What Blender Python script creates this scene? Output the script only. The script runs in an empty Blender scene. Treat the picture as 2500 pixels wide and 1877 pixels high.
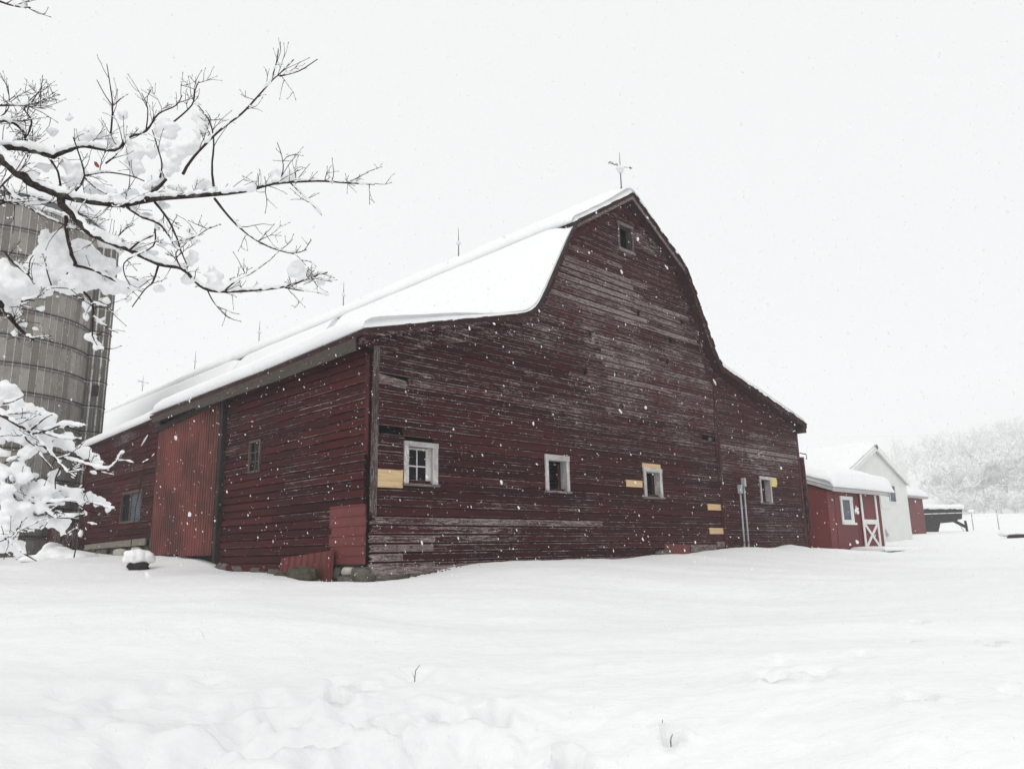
import bpy, math, random
import numpy as np
from mathutils import Vector, Matrix, noise as mnoise
random.seed(7)
rng = np.random.default_rng(7)
R = math.radians
scn = bpy.context.scene
col = scn.collection

# ------------------------------------------------------------------ camera
EYE = 1.6                                   # eye height above the snow under the photographer
F_PX, IW, IH = 1889.0, 2500.0, 1877.0       # focal length in photo pixels
PITCH, ROLL = R(12.2), R(1.16)
FW = np.array([0, math.cos(PITCH), math.sin(PITCH)])
_r0 = np.array([1.0, 0, 0]); _u0 = np.cross(_r0, FW)
RT = _r0*math.cos(ROLL) - _u0*math.sin(ROLL)
UP = _u0*math.cos(ROLL) + _r0*math.sin(ROLL)
cam_d = bpy.data.cameras.new('camera'); cam = bpy.data.objects.new('camera', cam_d); col.objects.link(cam)
cam_d.sensor_fit = 'HORIZONTAL'; cam_d.sensor_width = 36.0; cam_d.lens = F_PX/IW*36.0
cam_d.clip_start = 0.05; cam_d.clip_end = 2000
m = Matrix.Identity(4)
for i in range(3):
    m[i][0], m[i][1], m[i][2] = RT[i], UP[i], -FW[i]
m[2][3] = EYE
cam.matrix_world = m
scn.camera = cam

# ------------------------------------------------------------------ world, sun, exposure (overcast snowfall)
SUN_EL, SUN_ROT = R(46), R(205)           # a soft brightness in the cloud behind the photographer's left shoulder
w = bpy.data.worlds.new('World'); scn.world = w; w.use_nodes = True
nt = w.node_tree; nt.nodes.clear()
out = nt.nodes.new('ShaderNodeOutputWorld'); bg = nt.nodes.new('ShaderNodeBackground')
sky = nt.nodes.new('ShaderNodeTexSky'); sky.sky_type = 'NISHITA'; sky.sun_disc = False
sky.sun_elevation = SUN_EL; sky.sun_rotation = SUN_ROT
mix = nt.nodes.new('ShaderNodeMix'); mix.data_type = 'RGBA'; mix.inputs[0].default_value = 0.95
mix.inputs[7].default_value = (9.3, 9.33, 9.3, 1)      # the even white of the cloud deck
nt.links.new(sky.outputs[0], mix.inputs[6]); nt.links.new(mix.outputs[2], bg.inputs[0])
bg.inputs[1].default_value = 0.1
nt.links.new(bg.outputs[0], out.inputs[0])
sd = bpy.data.lights.new('sun', 'SUN'); sun = bpy.data.objects.new('sun', sd); col.objects.link(sun)
sd.energy = 1.1; sd.angle = R(40); sd.color = (1.0, 0.97, 0.93)
sun.rotation_euler = (R(90)-SUN_EL, 0, R(180)-SUN_ROT)
scn.view_settings.view_transform = 'Standard'; scn.view_settings.look = 'None'
scn.view_settings.exposure = 0.0; scn.view_settings.gamma = 1.0
scn.cycles.volume_bounces = 3
scn.cycles.max_bounces = 8
scn.cycles.transparent_max_bounces = 24

# ------------------------------------------------------------------ photo measuring helpers (pixel -> place)
AZ = R(45.35)
U = np.array([math.sin(AZ), math.cos(AZ), 0]); V = np.array([-math.cos(AZ), math.sin(AZ), 0])
C0 = np.array([-2.74074, 14.74749, 0.0])    # near corner of the barn; heights from eye level
ROTZ = math.atan2(U[1], U[0])
def ray(x, y):
    d = FW*F_PX + RT*(x-IW/2) - UP*(y-IH/2)
    return d/np.linalg.norm(d)
def at_r(x, y, dist):                       # point on the ray at a horizontal distance
    d = ray(x, y); return d*dist/math.hypot(d[0], d[1])
def fplane(x, y, t0):                       # (s, z) on the plane parallel to the gable wall at t0
    d = ray(x, y); P = d*(((C0+V*t0)@V)/(d@V)); return ((P-C0)@U, P[2])
def splane(x, y, s0):                       # (t, z) on the plane parallel to the side wall at s0
    d = ray(x, y); P = d*(((C0+U*s0)@U)/(d@U)); return ((P-C0)@V, P[2])
def stw(s, t, z=0.0):                       # barn frame -> world, eye level zero
    return C0 + U*s + V*t + np.array([0, 0, z])

# ------------------------------------------------------------------ mesh helpers
def lerp(a, b, k): return a+(b-a)*k
class MB:
    def __init__(self): self.v = []; self.f = []
    def add(self, vs, fs):
        n = len(self.v); self.v += [tuple(float(c) for c in p) for p in vs]
        self.f += [tuple(i+n for i in f) for f in fs]
        return self
    def box(self, x0, x1, y0, y1, z0, z1):
        return self.add([(x0,y0,z0),(x1,y0,z0),(x1,y1,z0),(x0,y1,z0),(x0,y0,z1),(x1,y0,z1),(x1,y1,z1),(x0,y1,z1)],
            [(0,3,2,1),(4,5,6,7),(0,1,5,4),(1,2,6,5),(2,3,7,6),(3,0,4,7)])
    def prism(self, a, b):                  # two matching loops
        n = len(a)
        return self.add(list(a)+list(b), [tuple(range(n)), tuple(range(2*n-1, n-1, -1))] +
            [((i+1) % n, i, n+i, n+(i+1) % n) for i in range(n)])
    def bar(self, p, q, wx, hz, up=(0, 0, 1)):   # rectangular bar from p to q
        p = Vector(p); q = Vector(q); d = (q-p).normalized(); up = Vector(up)
        sx = d.cross(up)
        if sx.length < 1e-4: sx = d.cross(Vector((1, 0, 0)))
        sx = sx.normalized()*wx/2; sz = sx.cross(d).normalized()*hz/2
        return self.prism([p-sx-sz, p+sx-sz, p+sx+sz, p-sx+sz], [q-sx-sz, q+sx-sz, q+sx+sz, q-sx+sz])
    def tube(self, pts, rad, n=6, cap=True):
        pts = [Vector(p) for p in pts]
        if not hasattr(rad, '__len__'): rad = [rad]*len(pts)
        ref = None; base = len(self.v); vs = []
        for i, p in enumerate(pts):
            d = (pts[min(i+1, len(pts)-1)]-pts[max(i-1, 0)])
            d = d.normalized() if d.length > 1e-9 else Vector((0, 0, 1))
            if ref is None:
                ref = d.cross(Vector((0, 0, 1)))
                if ref.length < 1e-3: ref = d.cross(Vector((1, 0, 0)))
            ref = (ref - d*ref.dot(d)).normalized(); b = d.cross(ref)
            for k in range(n):
                a = 2*math.pi*k/n
                vs.append(p + (ref*math.cos(a)+b*math.sin(a))*rad[i])
        fs = []
        for i in range(len(pts)-1):
            for k in range(n):
                fs.append((i*n+k, i*n+(k+1) % n, (i+1)*n+(k+1) % n, (i+1)*n+k))
        if cap:
            fs.append(tuple(range(n-1, -1, -1))); fs.append(tuple((len(pts)-1)*n+k for k in range(n)))
        return self.add(vs, fs)
    def lathe(self, prof, c=(0, 0, 0), n=16, a0=0.0, a1=2*math.pi):   # prof: (r, z)
        full = abs(a1-a0-2*math.pi) < 1e-6; m_ = n if full else n+1
        vs = []
        for r, z in prof:
            for k in range(m_):
                a = a0+(a1-a0)*k/n; vs.append((c[0]+r*math.cos(a), c[1]+r*math.sin(a), c[2]+z))
        fs = []
        for i in range(len(prof)-1):
            for k in range(n):
                k2 = (k+1) % m_
                fs.append((i*m_+k, i*m_+k2, (i+1)*m_+k2, (i+1)*m_+k))
        return self.add(vs, fs)
    def mesh(self, name, mat, smooth=False):
        me = bpy.data.meshes.new(name); me.from_pydata(self.v, [], self.f); me.update()
        if mat: me.materials.append(mat)
        if smooth: me.shade_smooth()
        return me

class Thing:
    """Empty at the base of a thing; frame='barn' builds in (s, t, z), frame='world' in (x, y, z), heights from eye level."""
    def __init__(self, name, label, cat, base, frame='barn', group=None):
        self.root = bpy.data.objects.new(name, None); col.objects.link(self.root)
        self.root.empty_display_size = 0.3
        self.base = tuple(base)
        p = stw(*base) if frame == 'barn' else np.array(base, float)
        self.root.location = (p[0], p[1], p[2]+EYE)
        if frame == 'barn': self.root.rotation_euler = (0, 0, ROTZ)
        tag(self.root, label, cat, group)
    def part(self, name, mb, mat, parent=None, smooth=False, label=None, kind=None):
        me = mb if isinstance(mb, bpy.types.Mesh) else mb.mesh(name, mat, smooth)
        o = bpy.data.objects.new(name, me); col.objects.link(o)
        o.parent = parent or self.root
        if parent is None: o.location = (-self.base[0], -self.base[1], -self.base[2])
        if label: o['label'] = label
        if kind: o['kind'] = kind
        return o
def tag(o, label=None, cat=None, group=None, kind=None):
    if label: o['label'] = label
    if cat: o['category'] = cat
    if group: o['group'] = group
    if kind: o['kind'] = kind
def solo(name, mb, mat, label=None, cat=None, group=None, kind=None, smooth=False, frame='world'):
    me = mb if isinstance(mb, bpy.types.Mesh) else mb.mesh(name, mat, smooth)
    o = bpy.data.objects.new(name, me); col.objects.link(o)
    if frame == 'barn':
        o.location = (C0[0], C0[1], EYE); o.rotation_euler = (0, 0, ROTZ)
    else: o.location = (0, 0, EYE)
    tag(o, label, cat, group, kind)
    return o

# ------------------------------------------------------------------ materials
class NT:
    def __init__(self, name):
        self.mat = bpy.data.materials.new(name); self.mat.use_nodes = True
        self.t = self.mat.node_tree; self.b = self.t.nodes['Principled BSDF']
        self.b.inputs['Specular IOR Level'].default_value = 0.12
    def n(self, kind, **kw):
        nd = self.t.nodes.new(kind)
        for k, v_ in kw.items(): setattr(nd, k, v_)
        return nd
    def l(self, a, b): self.t.links.new(a, b)
    def _in(self, sock, v_):
        if isinstance(v_, bpy.types.NodeSocket): self.l(v_, sock)
        elif v_ is not None: sock.default_value = v_
    def coord(self, which='Object'): return self.n('ShaderNodeTexCoord').outputs[which]
    def mapping(self, vec, scale=(1, 1, 1), loc=(0, 0, 0)):
        nd = self.n('ShaderNodeMapping'); self.l(vec, nd.inputs[0])
        nd.inputs['Scale'].default_value = scale; nd.inputs['Location'].default_value = loc
        return nd.outputs[0]
    def noise(self, vec, scale=1.0, detail=4, rough=0.55, dist=0.0):
        nd = self.n('ShaderNodeTexNoise')
        if vec is not None: self.l(vec, nd.inputs['Vector'])
        nd.inputs['Scale'].default_value = scale; nd.inputs['Detail'].default_value = detail
        nd.inputs['Roughness'].default_value = rough; nd.inputs['Distortion'].default_value = dist
        return nd.outputs['Fac']
    def math(self, op, a, b=None, c=None, clamp=False):
        nd = self.n('ShaderNodeMath', operation=op); nd.use_clamp = clamp
        self._in(nd.inputs[0], a)
        if b is not None: self._in(nd.inputs[1], b)
        if c is not None: self._in(nd.inputs[2], c)
        return nd.outputs[0]
    def ramp(self, x, lo, hi, a=0.0, b=1.0):
        nd = self.n('ShaderNodeMapRange', interpolation_type='SMOOTHSTEP')
        self._in(nd.inputs[0], x); nd.inputs[1].default_value = lo; nd.inputs[2].default_value = hi
        nd.inputs[3].default_value = a; nd.inputs[4].default_value = b
        return nd.outputs[0]
    def mix(self, fac, a, b):
        nd = self.n('ShaderNodeMix', data_type='RGBA')
        self._in(nd.inputs[0], fac)
        for s_, v_ in ((nd.inputs[6], a), (nd.inputs[7], b)):
            if isinstance(v_, tuple) and len(v_) == 3: v_ = (*v_, 1)
            self._in(s_, v_)
        return nd.outputs[2]
    def sep(self, vec):
        nd = self.n('ShaderNodeSeparateXYZ'); self.l(vec, nd.inputs[0]); return nd.outputs
    def info(self): return self.n('ShaderNodeObjectInfo').outputs
    def bump(self, h, strength=0.3, dist=0.01):
        nd = self.n('ShaderNodeBump'); self.l(h, nd.inputs['Height'])
        nd.inputs['Strength'].default_value = strength; nd.inputs['Distance'].default_value = dist
        self.l(nd.outputs[0], self.b.inputs['Normal'])
    def set(self, color=None, rough=None, metal=None):
        if color is not None:
            if isinstance(color, tuple): self.b.inputs['Base Color'].default_value = (*color, 1)
            else: self.l(color, self.b.inputs['Base Color'])
        if rough is not None: self._in(self.b.inputs['Roughness'], rough)
        if metal is not None: self._in(self.b.inputs['Metallic'], metal)
        return self.mat

def snow_mat(name, bump=0.35, scale=14.0, dist=0.02):
    g = NT(name); co = g.coord('Object')
    a = g.noise(co, scale, 6, 0.6); b = g.noise(co, scale*9, 3, 0.6)
    h = g.math('ADD', a, g.math('MULTIPLY', b, 0.25))
    g.bump(h, bump, dist)
    c = g.mix(g.ramp(a, 0.3, 0.7), (0.835, 0.842, 0.85), (0.875, 0.88, 0.886))
    return g.set(c, 0.65)

def paint_wood(name, axis, paint, paint2, wood, wood2, bias=0.0, row=None, row0=0.0, use_color=True, flake_scale=1.0):
    """old paint flaking off grey boards; axis = direction of the grain ('x', 'y', 'z')"""
    g = NT(name); co = g.coord('Object'); s = g.sep(co); inf = g.info()
    g.b.inputs['Specular IOR Level'].default_value = 0.04
    grain = {'x': (0.55, 5.0, 20.0), 'y': (5.0, 0.55, 20.0), 'z': (16.0, 16.0, 0.6)}[axis]
    fine = {'x': (5.0, 30, 85.0), 'y': (30, 5.0, 85.0), 'z': (70.0, 70.0, 4.0)}[axis]
    off = g.math('MULTIPLY', inf['Random'], 37.0)
    comb = g.n('ShaderNodeCombineXYZ'); g.l(off, comb.inputs[0]); g.l(off, comb.inputs[1]); g.l(off, comb.inputs[2])
    vv = g.n('ShaderNodeVectorMath', operation='ADD'); g.l(co, vv.inputs[0]); g.l(comb.outputs[0], vv.inputs[1])
    n_big = g.noise(co, 0.55*flake_scale, 4, 0.6)
    n1 = g.noise(g.mapping(vv.outputs[0], grain), 1.3*flake_scale, 7, 0.65, 0.3)
    n2 = g.noise(g.mapping(vv.outputs[0], fine), 1.0, 6, 0.7)
    wv = g.math('ADD', g.math('MULTIPLY', n1, 0.32), g.math('MULTIPLY', n2, 0.44))
    n3 = g.noise(g.mapping(vv.outputs[0], {'x': (2, 5, 6.0), 'y': (5, 2, 6.0), 'z': (6, 6, 2.0)}[axis]), 9.0, 5, 0.7)
    wv = g.math('ADD', wv, g.math('MULTIPLY', n3, 0.24))
    if use_color:
        csep = g.n('ShaderNodeSeparateColor'); g.l(inf['Color'], csep.inputs[0])
        wv = g.math('ADD', wv, g.math('MULTIPLY', g.math('SUBTRACT', csep.outputs[0], 0.5), 0.34))
    wv = g.math('ADD', wv, g.math('MULTIPLY', g.math('SUBTRACT', n_big, 0.5), 0.30))
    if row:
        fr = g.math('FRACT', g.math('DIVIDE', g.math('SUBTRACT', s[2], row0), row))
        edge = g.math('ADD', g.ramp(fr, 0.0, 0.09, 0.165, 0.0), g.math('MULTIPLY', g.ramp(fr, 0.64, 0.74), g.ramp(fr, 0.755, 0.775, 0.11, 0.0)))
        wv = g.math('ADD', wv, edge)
        wv = g.math('SUBTRACT', wv, g.ramp(fr, 0.765, 0.80, 0.0, 0.22))   # paint kept unflaked in the cove, to draw the groove's shade in colour
    fl = g.math('MULTIPLY', g.ramp(wv, 0.50-bias, 0.58-bias), g.ramp(n3, 0.32, 0.58, 0.35, 1.0))
    rv = g.math('SUBTRACT', inf['Random'], 0.5)
    pc = g.mix(g.ramp(n_big, 0.3, 0.7), paint, paint2)
    hs = g.n('ShaderNodeHueSaturation'); g.l(pc, hs.inputs['Color'])
    g.l(g.math('ADD', 1.0, g.math('MULTIPLY', rv, 0.55)), hs.inputs['Value'])
    grey = g.mix(g.ramp(n2, 0.35, 0.65), wood2, wood)
    hs2 = g.n('ShaderNodeHueSaturation'); g.l(grey, hs2.inputs['Color'])
    g.l(g.math('ADD', 1.0, g.math('MULTIPLY', rv, -0.28)), hs2.inputs['Value'])
    c = g.mix(fl, hs.outputs[0], hs2.outputs[0])
    g.bump(g.math('ADD', n2, g.math('MULTIPLY', fl, -0.4)), 0.5, 0.006)
    return g.set(c, g.ramp(fl, 0, 1, 0.62, 0.9))

RED, RED2 = (0.050, 0.0118, 0.0125), (0.030, 0.0088, 0.0095)
GREY, GREY2 = (0.36, 0.308, 0.296), (0.105, 0.072, 0.069)
ROW, ROW0 = 0.173, -0.124
M = {}
M['snow'] = snow_mat('snow', 0.25, 9.0, 0.02)
M['ground'] = snow_mat('ground_snow', 0.45, 7.0, 0.04)
def _ripple():
    g = NT('ground_snow_rippled'); co = g.coord('Object')
    a = g.noise(g.mapping(co, (1.5, 3.2, 1)), 2.4, 6, 0.62, 0.8); b_ = g.noise(co, 24, 4, 0.65); c_ = g.noise(co, 160, 2, 0.6)
    hh = g.math('ADD', a, g.math('ADD', g.math('MULTIPLY', b_, 0.22), g.math('MULTIPLY', c_, 0.06)))
    g.bump(hh, 0.4, 0.05)
    return g.set(g.mix(g.ramp(a, 0.3, 0.7), (0.835, 0.842, 0.85), (0.875, 0.88, 0.886)), 0.65)
M['ground'] = _ripple()
M['branch_snow'] = snow_mat('branch_snow', 0.4, 40.0, 0.006)
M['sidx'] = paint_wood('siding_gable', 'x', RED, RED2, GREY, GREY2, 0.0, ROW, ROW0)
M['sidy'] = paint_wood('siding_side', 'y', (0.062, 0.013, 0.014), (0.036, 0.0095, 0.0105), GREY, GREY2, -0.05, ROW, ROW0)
M['trimx'] = paint_wood('trim_red', 'x', RED, RED2, GREY, GREY2, -0.02, use_color=False)
M['trimz'] = paint_wood('trim_red_upright', 'z', (0.07, 0.018, 0.02), RED2, GREY, GREY2, -0.04, use_color=False)
M['greyz'] = paint_wood('grey_post', 'z', (0.06, 0.042, 0.039), (0.05, 0.026, 0.026), (0.19, 0.165, 0.152), (0.075, 0.06, 0.056), 0.05, use_color=False)
M['greyy'] = paint_wood('grey_fascia', 'y', (0.06, 0.055, 0.047), (0.05, 0.028, 0.027), (0.11, 0.1, 0.085), (0.055, 0.05, 0.043), 0.05, use_color=False)
M['greyx'] = paint_wood('grey_plank', 'x', (0.06, 0.04, 0.038), (0.05, 0.03, 0.03), GREY, GREY2, 0.07, use_color=False)
M['white'] = paint_wood('white_casing', 'z', (0.6, 0.59, 0.58), (0.5, 0.48, 0.47), (0.3, 0.27, 0.26), (0.2, 0.17, 0.17), 0.03, use_color=False, flake_scale=2.0)
M['whitex'] = paint_wood('white_casing_head', 'x', (0.6, 0.59, 0.58), (0.5, 0.48, 0.47), (0.3, 0.27, 0.26), (0.2, 0.17, 0.17), 0.03, use_color=False, flake_scale=2.0)

def pine_mat():
    g = NT('pine'); co = g.coord('Object'); inf = g.info()
    n1 = g.noise(g.mapping(co, (1.5, 8, 40)), 1.0, 5, 0.6, 0.6); n2 = g.noise(g.mapping(co, (6, 40, 12)), 1.2, 3)
    c = g.mix(g.ramp(n1, 0.35, 0.65), (0.50, 0.345, 0.185), (0.62, 0.455, 0.27))
    c = g.mix(g.ramp(n2, 0.68, 0.76), c, (0.25, 0.12, 0.05))
    g.bump(n1, 0.15, 0.004); return g.set(c, 0.6)
M['pine'] = pine_mat()
def plain(name, c, rough=0.7, var=0.25, scale=3.0, metal=0.0, bump=0.15, stretch=(1, 1, 1), dist=0.006):
    g = NT(name); co = g.mapping(g.coord('Object'), stretch)
    n1 = g.noise(co, scale, 6, 0.62); n2 = g.noise(co, scale*8, 4, 0.6)
    k = g.math('ADD', g.math('MULTIPLY', n1, 0.65), g.math('MULTIPLY', n2, 0.35))
    a = tuple(x*(1-var) for x in c); b = tuple(min(1, x*(1+var)) for x in c)
    if bump: g.bump(k, bump, dist)
    return g.set(g.mix(g.ramp(k, 0.3, 0.7), a, b), rough, metal)
M['dark'] = plain('dark_timber', (0.035, 0.028, 0.026), 0.9, 0.4)
M['timber'] = plain('inside_timber', (0.035, 0.03, 0.028), 0.9, 0.3)
M['shingle'] = plain('shingle_edge', (0.045, 0.042, 0.042), 0.9, 0.5, 12)
M['soffit'] = plain('soffit_boards', (0.05, 0.022, 0.022), 0.85, 0.35, 4)
M['iron'] = plain('old_iron', (0.12, 0.125, 0.13), 0.6, 0.3, 20, 0.4)
M['glassball'] = plain('white_glass_ball', (0.72, 0.74, 0.75), 0.25, 0.05)
M['galv'] = plain('galvanised_pipe', (0.36, 0.385, 0.405), 0.5, 0.15, 9, 0.1)
M['cable'] = plain('black_cable', (0.02, 0.02, 0.022), 0.6, 0.2)
M['rust'] = plain('red_cable_cover', (0.06, 0.02, 0.02), 0.8, 0.3)
M['stone'] = plain('field_stone', (0.1, 0.095, 0.08), 0.95, 0.45, 6, 0, 0.6, dist=0.02)
M['moss'] = plain('mossy_boulder', (0.075, 0.068, 0.05), 0.95, 0.5, 9, 0, 0.7, dist=0.02)
M['palestone'] = plain('pale_stone', (0.42, 0.4, 0.36), 0.9, 0.2, 7, 0, 0.4)
M['concrete_beam'] = plain('pale_plank', (0.2, 0.18, 0.15), 0.9, 0.3, 4, stretch=(4, 0.6, 8))
M['yellow'] = plain('yellow_panel', (0.6, 0.5, 0.2), 0.7, 0.12, 5)
def glass_mat(name, tint, rough=0.08):
    g = NT(name); co = g.coord('Object'); n = g.noise(co, 4, 4)
    g.b.inputs['Specular IOR Level'].default_value = 0.04
    return g.set(g.mix(g.ramp(n, 0.35, 0.65), tuple(x*0.7 for x in tint), tint), rough)
M['glass'] = glass_mat('dusty_glass', (0.010, 0.011, 0.013), 0.2)
M['glass_grey'] = glass_mat('pale_blind_glass', (0.12, 0.14, 0.16), 0.25)
def metal_red(name, c, c2, stain=True):
    g = NT(name); co = g.coord('Object')
    n1 = g.noise(co, 0.8, 5, 0.6); n2 = g.noise(g.mapping(co, (4, 4, 1.0)), 2.0, 5, 0.6)
    k = g.math('ADD', g.math('MULTIPLY', n1, 0.7), g.math('MULTIPLY', n2, 0.3))
    cc = g.mix(g.ramp(k, 0.40, 0.62), c, c2)
    n3 = g.noise(co, 30, 3); cc = g.mix(g.math('MULTIPLY', g.ramp(n3, 0.3, 0.8), 0.25), cc, (0.10, 0.035, 0.03))
    g.bump(n2, 0.1, 0.004)
    return g.set(cc, 0.5)
M['door_metal'] = metal_red('red_ribbed_steel', (0.082, 0.031, 0.027), (0.185, 0.054, 0.047))
M['patch_metal'] = metal_red('red_patch_steel', (0.125, 0.034, 0.033), (0.16, 0.041, 0.039))
M['shed_red'] = metal_red('shed_red_panel', (0.125, 0.022, 0.024), (0.16, 0.028, 0.028))
M['white_paint'] = plain('clean_white_paint', (0.74, 0.74, 0.73), 0.5, 0.06, 5)
M['white_steel'] = plain('white_steel_siding', (0.70, 0.715, 0.69), 0.5, 0.05, 1.5)
M['grey_trim'] = plain('grey_roof_edge', (0.42, 0.40, 0.40), 0.6, 0.15)
M['black_paint'] = plain('black_trailer_paint', (0.022, 0.022, 0.024), 0.4, 0.3, 4)
M['bark'] = None
def bark_mat():
    g = NT('bark'); co = g.coord('Object')
    n1 = g.noise(co, 28, 6, 0.65); n2 = g.noise(co, 5, 4, 0.6)
    c = g.mix(g.ramp(n1, 0.35, 0.65), (0.018, 0.014, 0.013), (0.062, 0.05, 0.046))
    c = g.mix(g.ramp(g.noise(co, 13, 5), 0.58, 0.7), c, (0.11, 0.115, 0.09))
    g.bump(n1, 0.8, 0.01); return g.set(c, 0.9)
M['bark'] = bark_mat()
M['twig'] = plain('twig_bark', (0.045, 0.03, 0.031), 0.85, 0.4, 20)
M['leaf'] = plain('dead_leaf', (0.2, 0.07, 0.03), 0.8, 0.4, 20)
M['fartwig'] = plain('far_twig_hazed', (0.55, 0.535, 0.52), 0.9, 0.3, 2)  # twig colour paled to stand in for thicker haze over the wood
M['flake'] = plain('flake', (0.9, 0.9, 0.91), 0.8, 0.02, 5, 0, 0)
def flake_mat():
    m_ = M['flake']; t_ = m_.node_tree; o_ = t_.nodes['Material Output']
    tr = t_.nodes.new('ShaderNodeBsdfTranslucent'); tr.inputs[0].default_value = (.95, .95, .96, 1)
    df = t_.nodes.new('ShaderNodeBsdfDiffuse'); df.inputs[0].default_value = (.95, .95, .96, 1)
    mx = t_.nodes.new('ShaderNodeMixShader'); mx.inputs[0].default_value = .5; tp_ = t_.nodes.new('ShaderNodeBsdfTransparent')
    m2 = t_.nodes.new('ShaderNodeMixShader'); m2.inputs[0].default_value = .32     # fluffy, partly see-through
    t_.links.new(df.outputs[0], mx.inputs[1]); t_.links.new(tr.outputs[0], mx.inputs[2])
    t_.links.new(mx.outputs[0], m2.inputs[1]); t_.links.new(tp_.outputs[0], m2.inputs[2]); t_.links.new(m2.outputs[0], o_.inputs[0])
flake_mat()
M['straw'] = plain('dry_stem', (0.16, 0.13, 0.09), 0.9, 0.3, 20)
M['wire'] = plain('snowy_wire', (0.88, 0.88, 0.88), 0.8, 0.1)
M['hazelgrey'] = plain('weathered_rail', (0.42, 0.38, 0.35), 0.9, 0.3)
def stave_mat():
    g = NT('concrete_stave'); co = g.coord('Object'); inf = g.info()
    rnd = g.math('MULTIPLY', inf['Random'], 31.0)
    comb = g.n('ShaderNodeCombineXYZ'); [g.l(rnd, comb.inputs[i]) for i in range(3)]
    vv = g.n('ShaderNodeVectorMath', operation='ADD'); g.l(co, vv.inputs[0]); g.l(comb.outputs[0], vv.inputs[1])
    n1 = g.noise(vv.outputs[0], 2.2, 6, 0.65); n2 = g.noise(vv.outputs[0], 26, 4, 0.65)
    base = g.mix(inf['Random'], (0.145, 0.133, 0.118), (0.31, 0.292, 0.266))
    c = g.mix(g.ramp(n1, 0.48, 0.75, 0.0, 0.7), base, (0.13, 0.118, 0.105))
    c = g.mix(g.math('MULTIPLY', g.ramp(n2, 0.54, 0.7), 0.45), c, (0.46, 0.445, 0.42))
    # dark damp band at the top and bottom end of a stave
    s = g.sep(co); e = g.math('ABSOLUTE', s[2])
    wet = g.math('MULTIPLY', g.ramp(g.math('ADD', e, g.math('MULTIPLY', n1, 0.2)), 0.47, 0.6), 0.75)
    c = g.mix(wet, c, (0.065, 0.06, 0.055))
    # moss and damp towards the foot of the silo
    gz = g.sep(g.n('ShaderNodeNewGeometry').outputs['Position'])[2]
    damp = g.math('MULTIPLY', g.ramp(g.math('ADD', gz, g.math('MULTIPLY', n1, 3.0)), 2.2, 6.0, 1.0, 0.0), 0.68)
    c = g.mix(damp, c, (0.052, 0.05, 0.045))
    g.bump(n2, 0.5, 0.008); return g.set(c, 0.92)
M['stave'] = stave_mat()
def mortar_mat():
    g = NT('lime_joint'); co = g.coord('Object'); n1 = g.noise(co, 3, 6, 0.7); n2 = g.noise(co, 20, 4)
    k = g.math('ADD', g.math('MULTIPLY', n1, 0.6), g.math('MULTIPLY', n2, 0.4))
    c = g.mix(g.ramp(k, 0.40, 0.55), (0.2, 0.19, 0.175), (0.6, 0.585, 0.555))
    gz = g.sep(g.n('ShaderNodeNewGeometry').outputs['Position'])[2]
    c = g.mix(g.math('MULTIPLY', g.ramp(g.math('ADD', gz, g.math('MULTIPLY', n1, 3.0)), 2.2, 6.0, 1.0, 0.0), 0.75), c, (0.05, 0.048, 0.043))
    return g.set(c, 0.95)
M['mortar'] = mortar_mat()

# ------------------------------------------------------------------ ground (one snow sheet to the horizon)
CTRL = []                                   # (x, y, z) control points, z from eye level
def cw(s, t, z): p = stw(s, t); CTRL.append((p[0], p[1], z))
for s, z in [(0.05,-.50),(1.0,-.41),(1.8,-.30),(2.6,-.245),(4.4,-.20),(6.1,-.215),(9.1,-.17),(11.1,-.10),(12.8,-.02),(14.1,.01),(15.2,-.03),(16.6,.035),(17.8,-.02)]:
    cw(s, -0.05, z); cw(s, 0.8, z-0.03)
for t, z in [(0.5,-.49),(1.5,-.44),(3.0,-.38),(4.5,-.34),(5.8,-.28),(7.0,-.12),(8.4,.03),(10.2,.09),(12,.10),(14.5,.17),(17.3,.27),(20,.2)]:
    cw(-0.05, t, z)
for x, y, d in [(340,1386,21.5),(200,1352,28),(60,1372,28),(0,1385,24),(500,1400,17)]:
    CTRL.append(tuple(at_r(x, y, d)))
for s, t, z in [(19.5,0,-.15),(24.6,.95,-.34),(27.5,.9,-.16),(31,1,-.02),(10,-7,-.68),(4,-6,-.8),(-2,-4,-.85),(-8,2,-.6),(-10,10,-.1),(-14,20,.2)]:
    cw(s, t, z)
for x, y, t0 in [(2224,1316,5.0),(2170,1328,3.4)]:
    s_, z_ = fplane(x, y, t0); cw(s_, t0, z_)
for x, y, d in [(1985,1341,28.5),(2032,1353,30),(2062,1356,30),(2032,1366,25),(2100,1347,31),(2160,1358,27),(2000,1375,22),(2150,1400,20),(2280,1306,60),(2360,1306,60),(2480,1312,48),(2300,1350,33),(2480,1365,28),(2440,1268,285),(2250,1272,285),(2100,1270,285),(2300,1290,120),(2480,1290,110)]:
    CTRL.append(tuple(at_r(x, y, d)))
for x, y, d in [(1250,1860,6.0),(1250,1600,8.35),(1250,1470,11.7),(2300,1600,8.7),(2400,1840,6.3),(300,1600,8.6),(100,1840,6.2),(2450,1450,15),(60,1470,14.3),(700,1500,10.9),(1900,1500,11.1),(1250,1720,6.9),(2200,1720,7.1),(400,1720,7.1)]:
    CTRL.append(tuple(at_r(x, y, d)))
CTRL += [(0,0,-2.1),(0,3.5,-2.0),(3,-3,-2.2),(-3,-3,-2.2),(-5,2,-2.0),(5,2,-2.05),(-60,-40,-3),(60,-60,-3),(-90,60,2),(-60,120,4),(20,150,4),(0,60,.8),(120,30,1),(10,-120,-4),(-140,-20,0),(160,-40,0)]
CT = np.array(CTRL)
def _tps_k(d2): return 0.5*d2*np.log(d2+1e-9)
_d2 = ((CT[:,None,:2]-CT[None,:,:2])**2).sum(2)
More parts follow.
